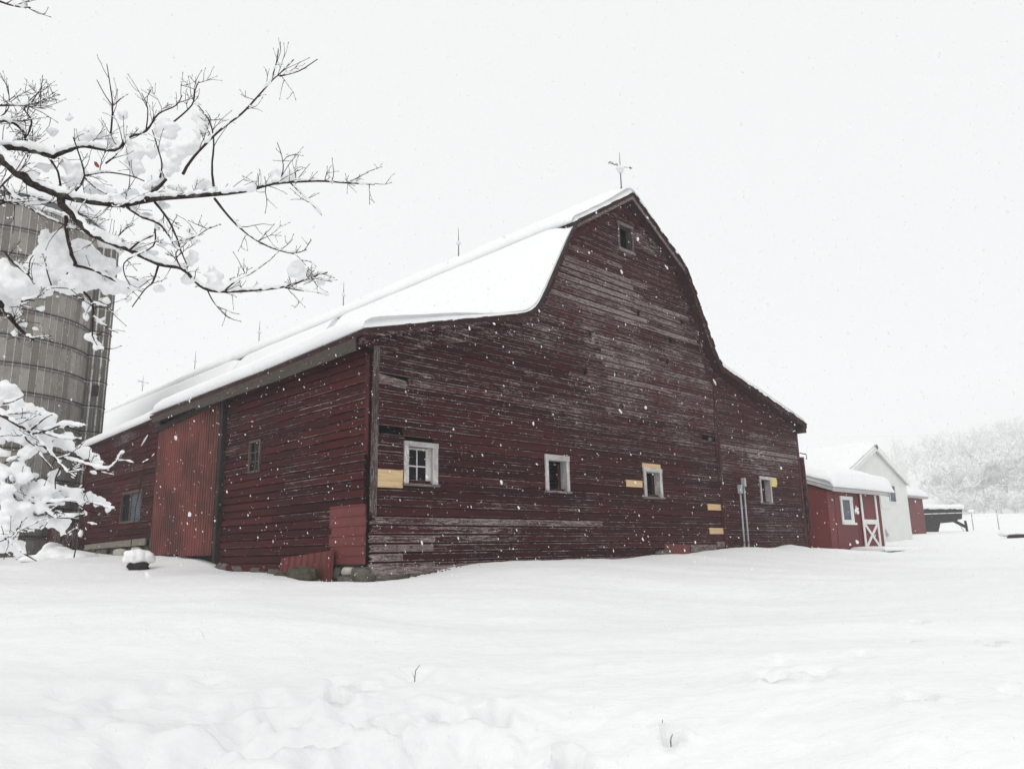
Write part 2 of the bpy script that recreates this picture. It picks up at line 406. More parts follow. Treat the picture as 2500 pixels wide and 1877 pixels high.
_n = len(CT); A_ = np.zeros((_n+3, _n+3)); A_[:_n,:_n] = _tps_k(_d2) + np.eye(_n)*0.03
A_[:_n,_n] = 1; A_[:_n,_n+1:] = CT[:,:2]; A_[_n,:_n] = 1; A_[_n+1:,:_n] = CT[:,:2].T
TPS = np.linalg.solve(A_, np.concatenate([CT[:,2], np.zeros(3)]))
def base_h(X, Y):
    X = np.atleast_1d(np.asarray(X, float)); Y = np.atleast_1d(np.asarray(Y, float))
    Z = np.empty(X.shape)
    for i in range(0, len(X), 20000):
        x = X[i:i+20000]; y = Y[i:i+20000]
        d2 = (x[:,None]-CT[None,:,0])**2 + (y[:,None]-CT[None,:,1])**2
        Z[i:i+20000] = _tps_k(d2)@TPS[:_n] + TPS[_n] + TPS[_n+1]*x + TPS[_n+2]*y
    r = np.hypot(X, Y); az = np.degrees(np.arctan2(X, Y))
    far = np.clip((r-230)/55, 0, 1); far = far*far*(3-2*far)
    zf = 8.4 + np.clip(r-300, 0, None)*0.20*np.clip((az-10)/27, 0, 1)*np.clip((80-az)/15, 0, 1)
    return Z*(1-far) + zf*far
def gh(x, y): return float(base_h([x], [y])[0])
def px_ground(x, y):
    d = ray(x, y); lo, hi = 1.0, 80.0
    for k in range(200):
        q = lo*(hi/lo)**(k/199); P = d*q/math.hypot(d[0], d[1])
        if P[2] < gh(P[0], P[1]): return P
    return P
# footprints and holes seen in the snow (photo pixels, radius m, depth m)
PITS = []
for x, y, r_, dp in [(822,1704,.09,.13),(893,1667,.11,.05),(1205,1750,.13,.12),(1095,1755,.12,.08),(905,1765,.09,.08),(958,1762,.1,.07),
        (645,1685,.14,.05),(295,1683,.14,.04),(580,1708,.1,.04),(405,1645,.12,.03),(170,1664,.12,.03),(515,1632,.12,.02),(1013,1640,.13,.05),
        (200,1770,.16,.03),(1905,1680,.1,.10),(1880,1670,.12,.04),(1975,1690,.09,.05),(2425,1575,.08,.07),(2425,1592,.05,.06),(2235,1523,.1,.05),
        (2225,1562,.09,.05),(2105,1605,.1,.03),(2245,1752,.09,.07),(2475,1715,.12,.07),(1640,1815,.07,.10),(1395,1862,.1,.13),(1370,1850,.06,.08),
        (830,1660,.1,.03),(700,1730,.14,.06),(560,1770,.2,.05),(760,1790,.18,.06),(640,1800,.2,.06),(900,1825,.16,.07),(1060,1835,.2,.07),(830,1850,.2,.07),
        (1180,1850,.16,.07),(500,1840,.2,.05),(350,1850,.2,.05),(960,1862,.12,.06),(1130,1800,.12,.05),(1900,1625,.12,.03),(1990,1655,.16,.03)]:
    P = px_ground(x, y); PITS.append((P[0], P[1], r_, dp))
ROUGHC = px_ground(880, 1820)[:2]; ROUGHC2 = px_ground(2350, 1860)[:2]
az_f = np.radians(np.concatenate([np.linspace(-46, 46, 400), np.linspace(46, 314, 90)[1:-1]]))
rad = [0.6]
while rad[-1] < 700: rad.append(rad[-1]*(1.0105 if 4 < rad[-1] < 40 else 1.03))
rad = np.array(rad); na, nr = len(az_f), len(rad)
GX = (rad[:,None]*np.sin(az_f)[None,:]).ravel(); GY = (rad[:,None]*np.cos(az_f)[None,:]).ravel()
GZ = base_h(GX, GY)
rr_ = np.hypot(GX, GY)
NO = np.zeros(len(GX))
near = np.where((rr_ < 60) & (rr_ > 3.0) & (GY > 0))[0]
for i in near:
    x, y = GX[i], GY[i]; r_ = rr_[i]
    d1 = (x-ROUGHC[0])**2/3.2 + (y-ROUGHC[1])**2/1.1; d2 = (x-ROUGHC2[0])**2/0.6+(y-ROUGHC2[1])**2/0.5
    ru = math.exp(-d1)
    wav = mnoise.noise(Vector((x*0.35+3, y*0.9, 1.7)))*0.042 + mnoise.noise(Vector((x*0.9, y*2.6, 5.1)))*0.016
    sB = (x-C0[0])*U[0]+(y-C0[1])*U[1]; tB = (x-C0[0])*V[0]+(y-C0[1])*V[1]
    dw = min(1.0, max(0.0, (max(-tB, -sB)-.3)/2.5)) if r_ < 26 else 0.0
    wav += dw*(mnoise.noise(Vector((x*.17+9, y*.42, 3.3)))*0.16 + (.5-abs(mnoise.noise(Vector((x*.22+1.7, y*.75+.12*x, 8.8)))))*.09-.03)
    wav += mnoise.noise(Vector((x*1.3+.5*y, y*3.4, 6.6)))*0.012
    fine = mnoise.noise(Vector((x*5.5, y*5.5, 2.2)))*0.009
    h = wav + fine
    if ru > 0.02:
        b = mnoise.noise(Vector((x*2.7, y*2.9, 9.0))); b2 = mnoise.noise(Vector((x*6.5, y*6.5, 4.0)))
        b3 = mnoise.noise(Vector((x*1.7, y*1.7, 14.0)))
        h += ru*(abs(b)*0.15 + b3*0.10 + b2*0.065 + abs(mnoise.noise(Vector((x*11, y*11, 1.0))))*0.03 - 0.05)
    h += math.exp(-d2)*0.1
    NO[i] = h
for px, py, r_, dp in PITS:
    k = np.where((np.abs(GX-px) < 0.8) & (np.abs(GY-py) < 0.8))[0]
    dx = GX[k]-px; dy = GY[k]-py
    wob = 1+0.25*np.sin(np.arctan2(dy, dx)*3+px*7)
    d = np.hypot(dx, dy)/(r_*wob)
    NO[k] += -dp*2.1*np.exp(-(d**3.4)) + dp*0.35*np.exp(-((d-1.7)**2)*2.5)
GZ = GZ + NO
gv = np.stack([GX, GY, GZ], 1)
ii, jj = np.meshgrid(np.arange(nr-1), np.arange(na), indexing='ij')
j2 = (jj+1) % na
gf = np.stack([ii*na+jj, (ii+1)*na+jj, (ii+1)*na+j2, ii*na+j2], -1).reshape(-1, 4)
gv = np.vstack([gv, [[0, 0, gh(0, 0)]]])
me = bpy.data.meshes.new('ground')
tri = [(na*nr, j, (j+1) % na) for j in range(na)]
me.from_pydata(gv.tolist(), [], gf[:, ::-1].tolist() + [t_[::-1] for t_ in tri]); me.update()
me.materials.append(M['ground']); me.shade_smooth()
g_o = bpy.data.objects.new('snow_ground', me); col.objects.link(g_o); g_o.location = (0, 0, EYE)
tag(g_o, kind='structure'); g_o['label'] = 'deep snow covering the ground around the barn'
#%%BARN
# ------------------------------------------------------------------ the red barn
barn = Thing('red_barn', 'big weathered dark red gambrel barn with snow on its roof', 'barn', (0, 0, -0.5))
T_END, T_LEAN, T_STEP = 39.5, 17.6, 10.6
EAVE, LL, UL, PK, UR, LR, ER = (-0.42,4.20),(4.35,5.50),(5.95,8.31),(8.5,9.93),(11.05,8.31),(12.62,5.50),(18.22,4.22)
PROF = [EAVE,(1.9,4.83),(3.75,5.335),(4.15,5.47),(4.42,5.68),(4.72,6.15),UL,PK,UR,(12.3,6.05),(12.52,5.66),(12.75,5.46),(15.5,4.83),ER]
def prof_z(s):
    for a, b in zip(PROF, PROF[1:]):
        if a[0] <= s <= b[0]: return lerp(a[1], b[1], (s-a[0])/(b[0]-a[0]))
    return PROF[0][1] if s < 0 else PROF[-1][1]
def inv_l(z, drop=0.11):
    z += drop
    for a, b in zip(PROF[:8], PROF[1:8]):
        if a[1] <= z <= b[1]: return lerp(a[0], b[0], (z-a[1])/(b[1]-a[1]))
    return -9 if z < PROF[0][1] else 8.5
def inv_r(z, drop=0.11):
    z += drop
    P = PROF[7:]
    for a, b in zip(P, P[1:]):
        if b[1] <= z <= a[1]: return lerp(a[0], b[0], (a[1]-z)/(a[1]-b[1]))
    return 99 if z < PROF[-1][1] else 8.5
WL = lambda z: max(0.0, inv_l(z)); WR = lambda z: min(18.0, inv_r(z))
def sag(t):                                 # the old eave drops towards the far end
    P = [(-1, 0), (-0.4, 0), (3.6, -.10), (10.4, -.15), (10.9, -.20), (17.9, -.40), (60, -.40)]
    for a, b in zip(P, P[1:]):
        if a[0] <= t <= b[0]: return lerp(a[1], b[1], (t-a[0])/(b[0]-a[0]))
    return 0
def sagw(s): return max(0.0, min(1.0, (4.2-s)/4.6))
def rz(s, t, z): return z + sag(t)*sagw(s)

# --- framing inside (seen through the windows), floor and closing walls
fr = MB()
for s in (0.12, 3.4, 5.75, 7.2, 9.62, 12.55, 14.3, 15.86, 17.85): fr.box(s-.09, s+.09, 0.20, 0.38, -0.3, min(prof_z(s)-0.25, 9.0))
for z in (1.78, 4.0): fr.box(0.2, 17.8, 0.39, 0.47, z-.06, z+.06)
fr.box(4.4, 12.5, 0.1, 0.3, 5.3, 5.55); fr.box(8.3, 8.5, 0.12, 0.3, 5.6, 8.2)
gable = barn.part('gable_wall', fr, M['timber'], label='gable end wall of old red clapboards')
fl_ = MB().box(0.1, 17.9, 0.5, T_END-.2, -0.6, 0.42); barn.part('floor', fl_, M['dark'])
sw = MB()
for t in (0.5, 2.2, 6.3, 10.6, 13.7, 17.4): sw.box(0.08, 0.26, t-.09, t+.09, -0.3, 4.0+sag(t))
sw.box(0.27, 0.4, 0.3, T_LEAN-.2, 1.6, 1.75)
side = barn.part('side_wall', sw, M['timber'], label='long side wall of red clapboards under the eave')
cl = MB()
cl.box(17.9, 18.0, 0.05, T_END, -0.6, 4.16)                             # hidden long wall
P_ = [(0.0, -0.6), (18.0, -0.6), (18.0, 4.15), (12.7, 5.36), (11.0, 8.2), (8.5, 9.8), (6.0, 8.2), (4.4, 5.36), (0.0, 4.15)]
P2_ = [(4.42, -0.6), (18.0, -0.6), (18.0, 4.15), (12.7, 5.36), (11.0, 8.2), (8.5, 9.8), (6.0, 8.2), (4.42, 5.36)]
cl.prism([(s, T_END-.1, z) for s, z in P2_], [(s, T_END, z) for s, z in P2_])
LT = [(0.03, -0.6), (4.4, -0.6), (4.4, 5.25), (0.03, 3.68)]
cl.prism([(s, T_LEAN-.1, z) for s, z in LT], [(s, T_LEAN, z) for s, z in LT])
cl.box(4.40, 4.50, T_LEAN, T_END, -0.6, 5.45)
barn.part('rear_wall', cl, M['sidy'])
fd = MB(); fd.box(0.12, 17.95, 0.06, 0.35, -0.9, -0.18); fd.box(0.06, 0.35, 0.36, 17.5, -0.9, -0.18); fd.box(0.05, 0.36, 6.0, 17.5, -0.9, 0.1); fd.box(0.08, 0.36, 10.7, 17.5, .1, 0.39)
barn.part('foundation', fd, M['stone'])

# --- clapboards, one object each
def jag(pts_end, up, amt):                  # ragged broken end between two (a, z) points
    (a0, z0), (a1, z1) = pts_end; o = []
    for k in range(1, 5):
        q = k/5; o.append((lerp(a0, a1, q)+up*random.uniform(-amt*0.2, amt), lerp(z0, z1, q)))
    return o
COVE = 0.76                                 # drop siding: the top fifth of a board is a set-back cove
def add_board(wall, outline, z0, h, weather, mat=None, proud=0.0, label=None, name='siding_board', cove=None):
    """outline: (a, z) loop on the wall; the lower edge stands proud of the board below"""
    zc_ = z0+h*(cove or COVE)
    def clip(P, keep):
        o_ = []
        for (a1, z1_), (a2, z2_) in zip(P, P[1:]+P[:1]):
            i1, i2 = keep*(z1_-zc_) <= 0, keep*(z2_-zc_) <= 0
            if i1: o_.append((a1, z1_))
            if i1 != i2: k = (zc_-z1_)/(z2_-z1_); o_.append((lerp(a1, a2, k), zc_))
        return o_
    mb = MB()
    for P, fo, bo in ((clip(outline, 1), 0.047+proud, -.002), (clip(outline, -1), 0.001, -.004)):
        if len(P) < 3: continue
        if wall == 'gable': mb.prism([(a, -fo, z) for a, z in P], [(a, -bo, z) for a, z in P])
        else: mb.prism([(-fo, a, z) for a, z in P], [(-bo, a, z) for a, z in P])
    par, mt = (gable, mat or M['sidx']) if wall == 'gable' else (side, mat or M['sidy'])
    o = barn.part(name, mb, mt, parent=par, label=label)
    o.color = (max(0, min(1, weather)), random.random(), 0, 1)
    return o
# openings on the gable wall: (s0, s1, z0, z1)
OPEN_G = [(0.86,1.49,1.41,2.10),(4.92,5.57,1.42,2.14),(8.77,9.41,1.42,2.10),(15.07,15.66,1.44,2.16),(8.17,8.72,8.36,8.99)]
HOLES = [(0.16,0.74,2.33,2.43),(0.78,1.52,2.19,2.24),(0.14,0.86,3.39,3.46),(11.72,12.50,3.17,3.29)]
PINE = [(0.14,0.745,1.30,1.55),(7.91,8.63,1.66,1.73),(11.78,12.57,1.14,1.21),(11.78,12.58,0.45,0.52)]
CHIPS = [fplane(1436, 817, 0), fplane(1631, 824, 0), fplane(1625, 882, 0), fplane(1660, 783, 0), fplane(1425, 912, 0), fplane(1555, 767, 0), fplane(1865, 1075, 0), fplane(985, 938, 0), fplane(1516, 990, 0)]
def weather_g(s, z):
    q = 0.30
    q += 0.30*math.exp(-((z-6.6)/1.7)**2)*math.exp(-((s-8.2)/4.2)**2)
    q += 0.22*math.exp(-((z-4.3)/0.9)**2)*math.exp(-((s-9.5)/3.0)**2)
    q += 0.16*math.exp(-((z-3.2)/0.8)**2)*math.exp(-((s-3.0)/3.5)**2)
    q += 0.24*math.exp(-((z-3.0)/0.8)**2)*math.exp(-((s-15.5)/2.4)**2)
    q += 0.10*math.exp(-((z-0.0)/0.35)**2)*math.exp(-((s-0.5)/2.5)**2)
    q += 0.04*math.exp(-((z-0.05)/0.3)**2)
    q -= 0.12*math.exp(-((z-1.5)/1.0)**2)*math.exp(-((s-6)/4)**2)
    q -= 0.15*math.exp(-((z-4.4)/0.6)**2)*math.exp(-((s-2)/2)**2)
    q -= 0.10*math.exp(-((s-8.45)/0.25)**2)*math.exp(-((z-6.0)/1.2)**2)
    return q
def subtract(iv, cuts):
    for c0, c1 in cuts:
        nv = []
        for a, b in iv:
            if c1 <= a or c0 >= b: nv.append((a, b))
            else:
                if c0 - a > 0.04: nv.append((a, c0))
                if b - c1 > 0.04: nv.append((c1, b))
        iv = nv
    return iv
row_i = -1
joint_prev = []
while True:
    z0 = ROW0 + row_i*ROW; z1 = z0 + ROW + 0.007; row_i += 1
    if z0 > 9.66: break
    zc = (z0+z1)/2
    a, b = WL(zc), WR(zc)
    if b - a < 0.3: break
    cuts = [(o[0]-.06, o[1]+.06) for o in OPEN_G if o[2]-.05 < zc < o[3]+.05]
    cuts += [(h[0], h[1]) for h in HOLES if h[2]-.03 < zc < h[3]+.03]
    pines = [p for p in PINE if p[2] < zc < p[3]]
    cuts += [(p[0], p[1]) for p in pines]
    if z0 < 5.2: cuts.append((12.64, 12.66))
    iv = subtract([(a, b)], sorted(cuts))
    pieces = []
    for c, d in iv:                          # butt joints
        x = c
        L = d-c
        if L > 4.6:
            k = random.choice([2, 2, 3]) if L > 9 else (2 if L > 5.5 or random.random() < 0.5 else 1)
            js = sorted(c+L*(q+1)/k+random.uniform(-.9, .9) for q in range(k-1))
            if c < 0.2 and z0 < 2.5 and random.random() < 0.6: js = [random.choice([1.55, 0.76, 1.5])]+[q for q in js if q > 3]
            for j_ in js:
                pieces.append((x, j_)); x = j_+0.006
        pieces.append((x, d))
    for c, d in pieces:
        chips = [q for q in CHIPS if z0-0.02 < q[1] < z1 and c+.15 < q[0] < d-.15]
        if chips: q = chips[0]; subs = [(c, q[0]-random.uniform(.02, .05), 0, 1), (q[0]+random.uniform(.02, .06), d, 1, 0)]
        else: subs = [(c, d, 0, 0)]
        for c2, d2, jl, jr in subs:
            e1, e2 = random.gauss(0, 0.0035), random.gauss(0, 0.0035)
            lb = WL(z0) if abs(c2-a) < 1e-6 else c2; lt = WL(z1) if abs(c2-a) < 1e-6 else c2
            rb = WR(z0) if abs(d2-b) < 1e-6 else d2; rt = WR(z1) if abs(d2-b) < 1e-6 else d2
            if lt >= rt or lb >= rb: continue
            rot_l = (c2 < 0.02 and z0 < 0.62)
            outline = [(lb, z0+e1)]
            if d2-c2 > 1.2:                  # a slightly wavering lower edge
                for q in (0.3, 0.6): outline.append((lerp(lb, rb, q), z0+lerp(e1, e2, q)+random.gauss(0, 0.004)))
            outline.append((rb, z0+e2))
            if jr: outline += jag([(rb, z0+e2), (rt, z1)], -1, 0.06)
            if jl == 0 and jr == 0 and False: pass
            if chips and d2 < d-1e-6: outline += jag([(rb, z0+e2), (rt, z1)], -1, 0.07)
            outline.append((rt, z1)); outline.append((lt, z1))
            if rot_l: outline += jag([(lt, z1), (lb, z0+e1)], 1, 0.10)
            elif jl or (chips and c2 > c+1e-6): outline += jag([(lt, z1), (lb, z0+e1)], 1, 0.07)
            add_board('gable', outline, z0, ROW, weather_g((c2+d2)/2, zc)+random.gauss(0, 0.075)+(0.2 if rot_l else 0), proud=abs(random.gauss(0, 0.003)))
    for p in pines:
        add_board('gable', [(p[0]+.005, z0+.002), (p[1]-.005, z0+.004), (p[1]-.005, z1), (p[0]+.005, z1)], z0, ROW, 0.3, M['pine'], 0.004, 'new bare pine board let into the old siding', cove=1.2)
# the loose board near the corner that has dropped at one end, and short bits in the right hand hole
add_board('gable', [(0.15,3.295),(0.5,3.27),(0.80,3.25),(0.78,3.30),(0.83,3.34),(0.79,3.41),(0.5,3.445),(0.15,3.48)], 3.20, .4, 0.95, M['greyx'], 0.006, 'loose grey board dropped at one end')
add_board('gable', [(12.12,3.17),(12.22,3.17),(12.36,3.28),(12.2,3.28)], 3.17, .1, 0.95, M['greyx'], 0.0, name='broken_board')
# low grey planks at the foot of the gable wall
for s0, s1, za, zb in [(0.05,2.6,-.385,-.235),(2.1,4.6,-.33,-.21),(10.75,12.1,-.10,.09),(12.15,12.62,.0,.17),(4.8,9.3,-.30,-.2)]:
    o = barn.part('foot_plank', MB().prism([(s0,-.05,za),(s1,-.05,za+.03),(s1,-.05,zb),(s0,-.05,zb)], [(s0,0.02,za),(s1,0.02,za+.03),(s1,.02,zb),(s0,.02,zb)]), M['greyx'], parent=gable)
# --- side wall boards: near bay (0..6.2) and far bay (10.75..17.6)
TWIN = (4.40,4.92,1.94,2.66); FWIN = (11.78,13.40,1.14,1.98)
for lo_t, hi_t, zlo in ((0.13, 6.25, -0.24), (10.75, 17.55, 0.60)):
    k = 0
    while True:
        z0 = ROW0 - ROW*1 + k*ROW; k += 1
        if z0 < zlo - 0.1: continue
        z1 = z0+ROW+.007; zc = (z0+z1)/2
        def top(t): return rz(0.1, t, 4.17)
        if zc > top(lo_t): break
        cuts = [(o[0]-.04, o[1]+.04) for o in (TWIN, FWIN) if o[2]-.05 < zc < o[3]+.05]
        if lo_t < 1 and zc < 0.93: cuts.append((-1, 1.22))
        h_eff = hi_t
        if z1 > top(hi_t):                   # eave comes down along the wall
            for q in range(60):
                tt = lerp(lo_t, hi_t, q/59)
                if zc > top(tt): h_eff = tt; break
        if h_eff - lo_t < 0.3: break
        for c, d in subtract([(lo_t, h_eff)], sorted(cuts)):
            segs = [(c, d)]
            if d-c > 3.6 and random.random() < 0.75:
                j_ = c+(d-c)*random.uniform(.3, .7); segs = [(c, j_), (j_+.006, d)]
            for c2, d2 in segs:
                e1, e2 = random.gauss(0, .0035), random.gauss(0, .0035)
                wth = 0.25+random.gauss(0, .10)+(0.22*math.exp(-((zc-2.8)/.9)**2)*math.exp(-((c2+d2)/2-1.0)**2/9) if lo_t < 1 else 0.02)
                if zc > 3.5: wth -= 0.12
                mid = (c2+d2)/2
                add_board('side', [(c2, z0+e1), (mid, z0+(e1+e2)/2+random.gauss(0, .004)), (d2, z0+e2), (d2, z1), (c2, z1)], z0, ROW, wth, proud=abs(random.gauss(0, .003)))

# --- trims
tr = barn.part('corner_board', MB().prism([(-.02,-.075,.80),(0.115,-.075,.70),(0.135,-.075,4.02),(0.005,-.075,4.02)], [(-.02,-.043,.80),(.115,-.043,.70),(.135,-.043,4.02),(.005,-.043,4.02)]), M['greyz'], label='grey weathered corner board split off at its foot')
barn.part('corner_board', MB().prism([(-.066,.0,1.86),(-.066,.11,1.98),(-.066,.12,3.86),(-.066,0,3.86)], [(-.043,.0,1.86),(-.043,.11,1.98),(-.043,.12,3.86),(-.043,0,3.86)]), M['trimz'])
barn.part('corner_board', MB().box(17.9, 18.03, -.066, -.044, -.1, 4.05), M['trimz'])
barn.part('corner_board', MB().box(18.001, 18.05, -.043, .15, -.1, 4.05), M['trimz'])
barn.part('corner_board', MB().box(-.063, -.044, 17.42, 17.62, .3, 3.6), M['trimz'])
barn.part('divider_board', MB().box(12.60, 12.74, -.066, -.044, -.05, 5.30), M['trimz'], label='upright red batten between main wall and lean-to')
barn.part('frieze_board', MB().prism([(.14,-.062,3.86),(4.25,-.062,5.08),(4.15,-.062,5.33),(.14,-.062,4.22)], [(.14,-.044,3.86),(4.25,-.044,5.08),(4.15,-.044,5.33),(.14,-.044,4.22)]), M['trimx'])
barn.part('frieze_board', MB().prism([(12.75,-.062,5.0),(17.88,-.062,3.92),(17.88,-.062,4.16),(12.75,-.062,5.3)], [(12.75,-.044,5.0),(17.88,-.044,3.92),(17.88,-.044,4.16),(12.75,-.044,5.3)]), M['trimx'])
for pa, pb in (((12.55,5.2),(11.02,8.05)), ((11.02,8.05),(8.5,9.66)), ((4.55,5.5),(6.0,8.05)), ((6.0,8.05),(8.5,9.66))):
    d_ = (pb[0]-pa[0], pb[1]-pa[1]); l_ = math.hypot(*d_); nx, nz = -d_[1]/l_*.16, d_[0]/l_*.16
    if pa[0] < 8 or pa == (11.02, 8.05) and False: nx, nz = nx, nz
    sgn = -1 if nz > 0 and pa[0] < 8.5 else 1
    q = [pa, pb, (pb[0]+sgn*nx, pb[1]+sgn*nz), (pa[0]+sgn*nx, pa[1]+sgn*nz)]
    barn.part('frieze_board', MB().prism([(s,-.061,z) for s, z in q], [(s,-.045,z) for s, z in q]), M['trimx'])

# --- roof deck, rake boards, fascia
def sheet(prof_pts, t0, t1, thick, nt_=20, wob=0.0):
    """a slab that follows (s, z) points and runs from t0 to t1"""
    mb = MB(); n_ = len(prof_pts); vs = []
    nm = []
    for i in range(n_):
        a_ = prof_pts[max(0, i-1)]; b_ = prof_pts[min(n_-1, i+1)]; l_ = math.hypot(b_[0]-a_[0], b_[1]-a_[1])
        nm.append(((b_[1]-a_[1])/l_, -(b_[0]-a_[0])/l_))
    for k in range(nt_+1):
        t = lerp(t0, t1, k/nt_)
        for (s, z) in prof_pts: vs.append((s, t, rz(s, t, z)+random.uniform(-wob, wob)))
        for (s, z), (nx, nz) in zip(prof_pts, nm): vs.append((s+nx*thick, t, rz(s, t, z)+nz*thick))
    fs = []; m_ = 2*n_
    for k in range(nt_):
        o = k*m_; p = o+m_
        for i in range(n_-1):
            fs.append((o+i, o+i+1, p+i+1, p+i)); fs.append((o+n_+i+1, o+n_+i, p+n_+i, p+n_+i+1))
        fs.append((o+n_, o, p, p+n_)); fs.append((o+n_-1, o+2*n_-1, p+2*n_-1, p+n_-1))
    fs.append(tuple(range(n_)) + tuple(range(2*n_-1, n_-1, -1)))
    q = nt_*m_; fs.append(tuple(q+i for i in range(n_-1, -1, -1)) + tuple(q+n_+i for i in range(n_)))
    return mb.add(vs, fs)
iL = 3
roof = barn.part('roof', sheet(PROF[3:], -.36, T_END+.3, .075, 4), M['soffit'])
barn.part('lean_to_roof', sheet([EAVE]+PROF[1:4], -.36, T_STEP, .075, 12), M['soffit'], parent=roof)
z14 = lambda s: prof_z(s)
barn.part('lean_to_roof', sheet([(-.13, z14(-.13)-.02), (1.9, 4.81), (3.75, 5.315), (4.15, 5.45)], T_STEP, T_LEAN+.35, .07, 8), M['soffit'], parent=roof)
# shingle courses showing as a ragged dark edge along the rakes
def along(P, step):
    o = []
    for a, b in zip(P, P[1:]):
        l_ = math.hypot(b[0]-a[0], b[1]-a[1]); k = max(1, int(l_/step))
        for i in range(k): o.append((lerp(a[0], b[0], i/k), lerp(a[1], b[1], i/k)))
    o.append(P[-1]); return o
mb = MB(); pts = along(PROF, 0.14)
for a, b in zip(pts, pts[1:]):
    j_ = random.uniform(-.035, .012); th = random.uniform(.012, .035)
    dx, dz = b[0]-a[0], b[1]-a[1]; l_ = math.hypot(dx, dz); nx, nz = -dz/l_*th, dx/l_*th
    lo = .002
    A = [(a[0], -.385+j_, a[1]+lo), (b[0], -.385+j_, b[1]+lo), (b[0]+nx, -.385+j_, b[1]+nz+lo), (a[0]+nx, -.385+j_, a[1]+nz+lo)]
    mb.prism(A, [(x, -.1, z) for x, y, z in A])
barn.part('shingle_edge', mb, M['shingle'], parent=roof)
def rake(pa, pb, h, y0, y1, mat, drop):
    q = [(pa[0], pa[1]-drop-h), (pb[0], pb[1]-drop-h), (pb[0], pb[1]-drop), (pa[0], pa[1]-drop)]
    return MB().prism([(s, y0, z) for s, z in q], [(s, y1, z) for s, z in q])
for pa, pb, h in ((PROF[0], PROF[3], .13), (PROF[3], PROF[4], .16), (PROF[4], PROF[5], .2), (PROF[5], UL, .24), (UL, PK, .14), (PK, UR, .14), (UR, PROF[9], .24), (PROF[9], PROF[11], .18), (PROF[11], ER, .10)):
    barn.part('rake_board', rake(pa, pb, h, -.352, -.322, None, .035), M['greyx'] if h == .14 else M['trimx'], parent=roof)
# rafters under the right hand overhang end
barn.part('eave_end', MB().prism([(17.95,-.33,3.95),(18.2,-.33,3.93),(18.2,-.33,4.16),(17.95,-.33,4.21)], [(17.95,.3,3.95),(18.2,.3,3.93),(18.2,.3,4.16),(17.95,.3,4.21)]), M['soffit'])
# fascia along the eave (two lengths), with the stubby rafter end at the corner
def fas(t0, t1, h, h2):
    z0_, z1_ = rz(-.4, t0, 4.14), rz(-.4, t1, 4.14)
    return MB().prism([(-.40,t0,z0_-h),(-.40,t1,z1_-h2),(-.40,t1,z1_),(-.40,t0,z0_)], [(-.365,t0,z0_-h),(-.365,t1,z1_-h2),(-.365,t1,z1_),(-.365,t0,z0_)])
barn.part('fascia', fas(0.0, 3.4, .27, .26), M['greyy'], label='grey mossy fascia board under the eave')
barn.part('fascia', fas(3.405, 7.4, .25, .25), M['greyy'])
barn.part('fascia', fas(7.41, 10.45, .19, .17), M['greyy'])
barn.part('fascia', MB().prism([(-.044,10.75,3.72),(-.044,17.6,3.45),(-.044,17.6,3.80),(-.044,10.75,4.06)], [(-.07,10.75,3.72),(-.07,17.6,3.45),(-.07,17.6,3.80),(-.07,10.75,4.06)]), M['trimx'])
mb = MB()
for k in range(16):
    t = 0.3+k*0.66; mb.box(-.36, .02, t-.03, t+.03, rz(-.2, t, 4.02), rz(-.2, t, 4.13))
barn.part('rafter_tails', mb, M['soffit'], kind='stuff')
mb = MB().box(-.34, -.06, -.30, -.02, 3.98, 4.10); barn.part('eave_return', mb, M['trimx'])

# --- windows
def casing(name, s0, s1, z0, z1, wl, wr, wt, wb, mat, matx, d0=.044, d1=.085, wall='gable', sill=True, label=None):
    f = MB()
    f.box(s0, s0+wl, -d1, -d0, z0, z1-wt)
    w_ = barn.part(name, f, mat, label=label)
    barn.part('side_casing', MB().box(s1-wr, s1, -d1, -d0, z0, z1-wt), mat, parent=w_)
    h = MB().box(s0-.01, s1+.01, -d1-.006, -d0, z1-wt, z1); barn.part('head_casing', h, matx, parent=w_)
    j_ = MB().box(s0+wl-.02, s0+wl, -.03, .12, z0, z1-wt).box(s1-wr, s1-wr+.02, -.03, .12, z0, z1-wt).box(s0+wl, s1-wr, -.03, .12, z1-wt, z1-wt+.02)
    barn.part('jamb', j_, mat, parent=w_)
    if sill: barn.part('sill', MB().box(s0-.03, s1+.03, -d1-.04, .12, z0-.045, z0), M['greyx'], parent=w_)
    return w_
w1 = casing('window', .76, 1.60, 1.36, 2.20, .10, .13, .10, .05, M['white'], M['whitex'], label='four-pane window with peeling white frame near the corner')
sh = MB(); a0, a1, b0, b1 = .865, 1.40, 1.385, 2.085
sh.box(a0, a0+.04, .0, .04, b0, b1).box(a1-.05, a1, .0, .04, b0, b1).box(a0+.04, a1-.05, .0, .04, b0, b0+.05).box(a0+.04, a1-.05, .0, .04, b1-.04, b1)
barn.part('sash', sh, M['white'], parent=w1)
mu = MB().box(1.113, 1.137, .005, .035, b0+.05, b1-.04).box(a0+.04, 1.113, .005, .035, 1.705, 1.73).box(1.137, a1-.05, .005, .035, 1.705, 1.73)
barn.part('muntin', mu, M['white'], parent=w1)
for x0, x1 in ((a0+.04, 1.113), (1.137, a1-.05)):
    for y0, y1 in ((b0+.05, 1.705), (1.73, b1-.04)): barn.part('pane', MB().box(x0, x1, .018, .022, y0, y1), M['glass'], parent=w1)
barn.part('head_gap_board', MB().box(1.40, 1.47, .0, .03, 1.36, 2.1), M['white'], parent=w1)
w2 = casing('window', 4.83, 5.66, 1.38, 2.23, .10, .10, .13, .05, M['white'], M['whitex'], label='open window with white frame in the middle of the gable wall')
w3 = casing('window', 8.68, 9.51, 1.37, 2.15, .10, .10, .11, .05, M['white'], M['whitex'], label='open white-framed window with a pine strip above it')
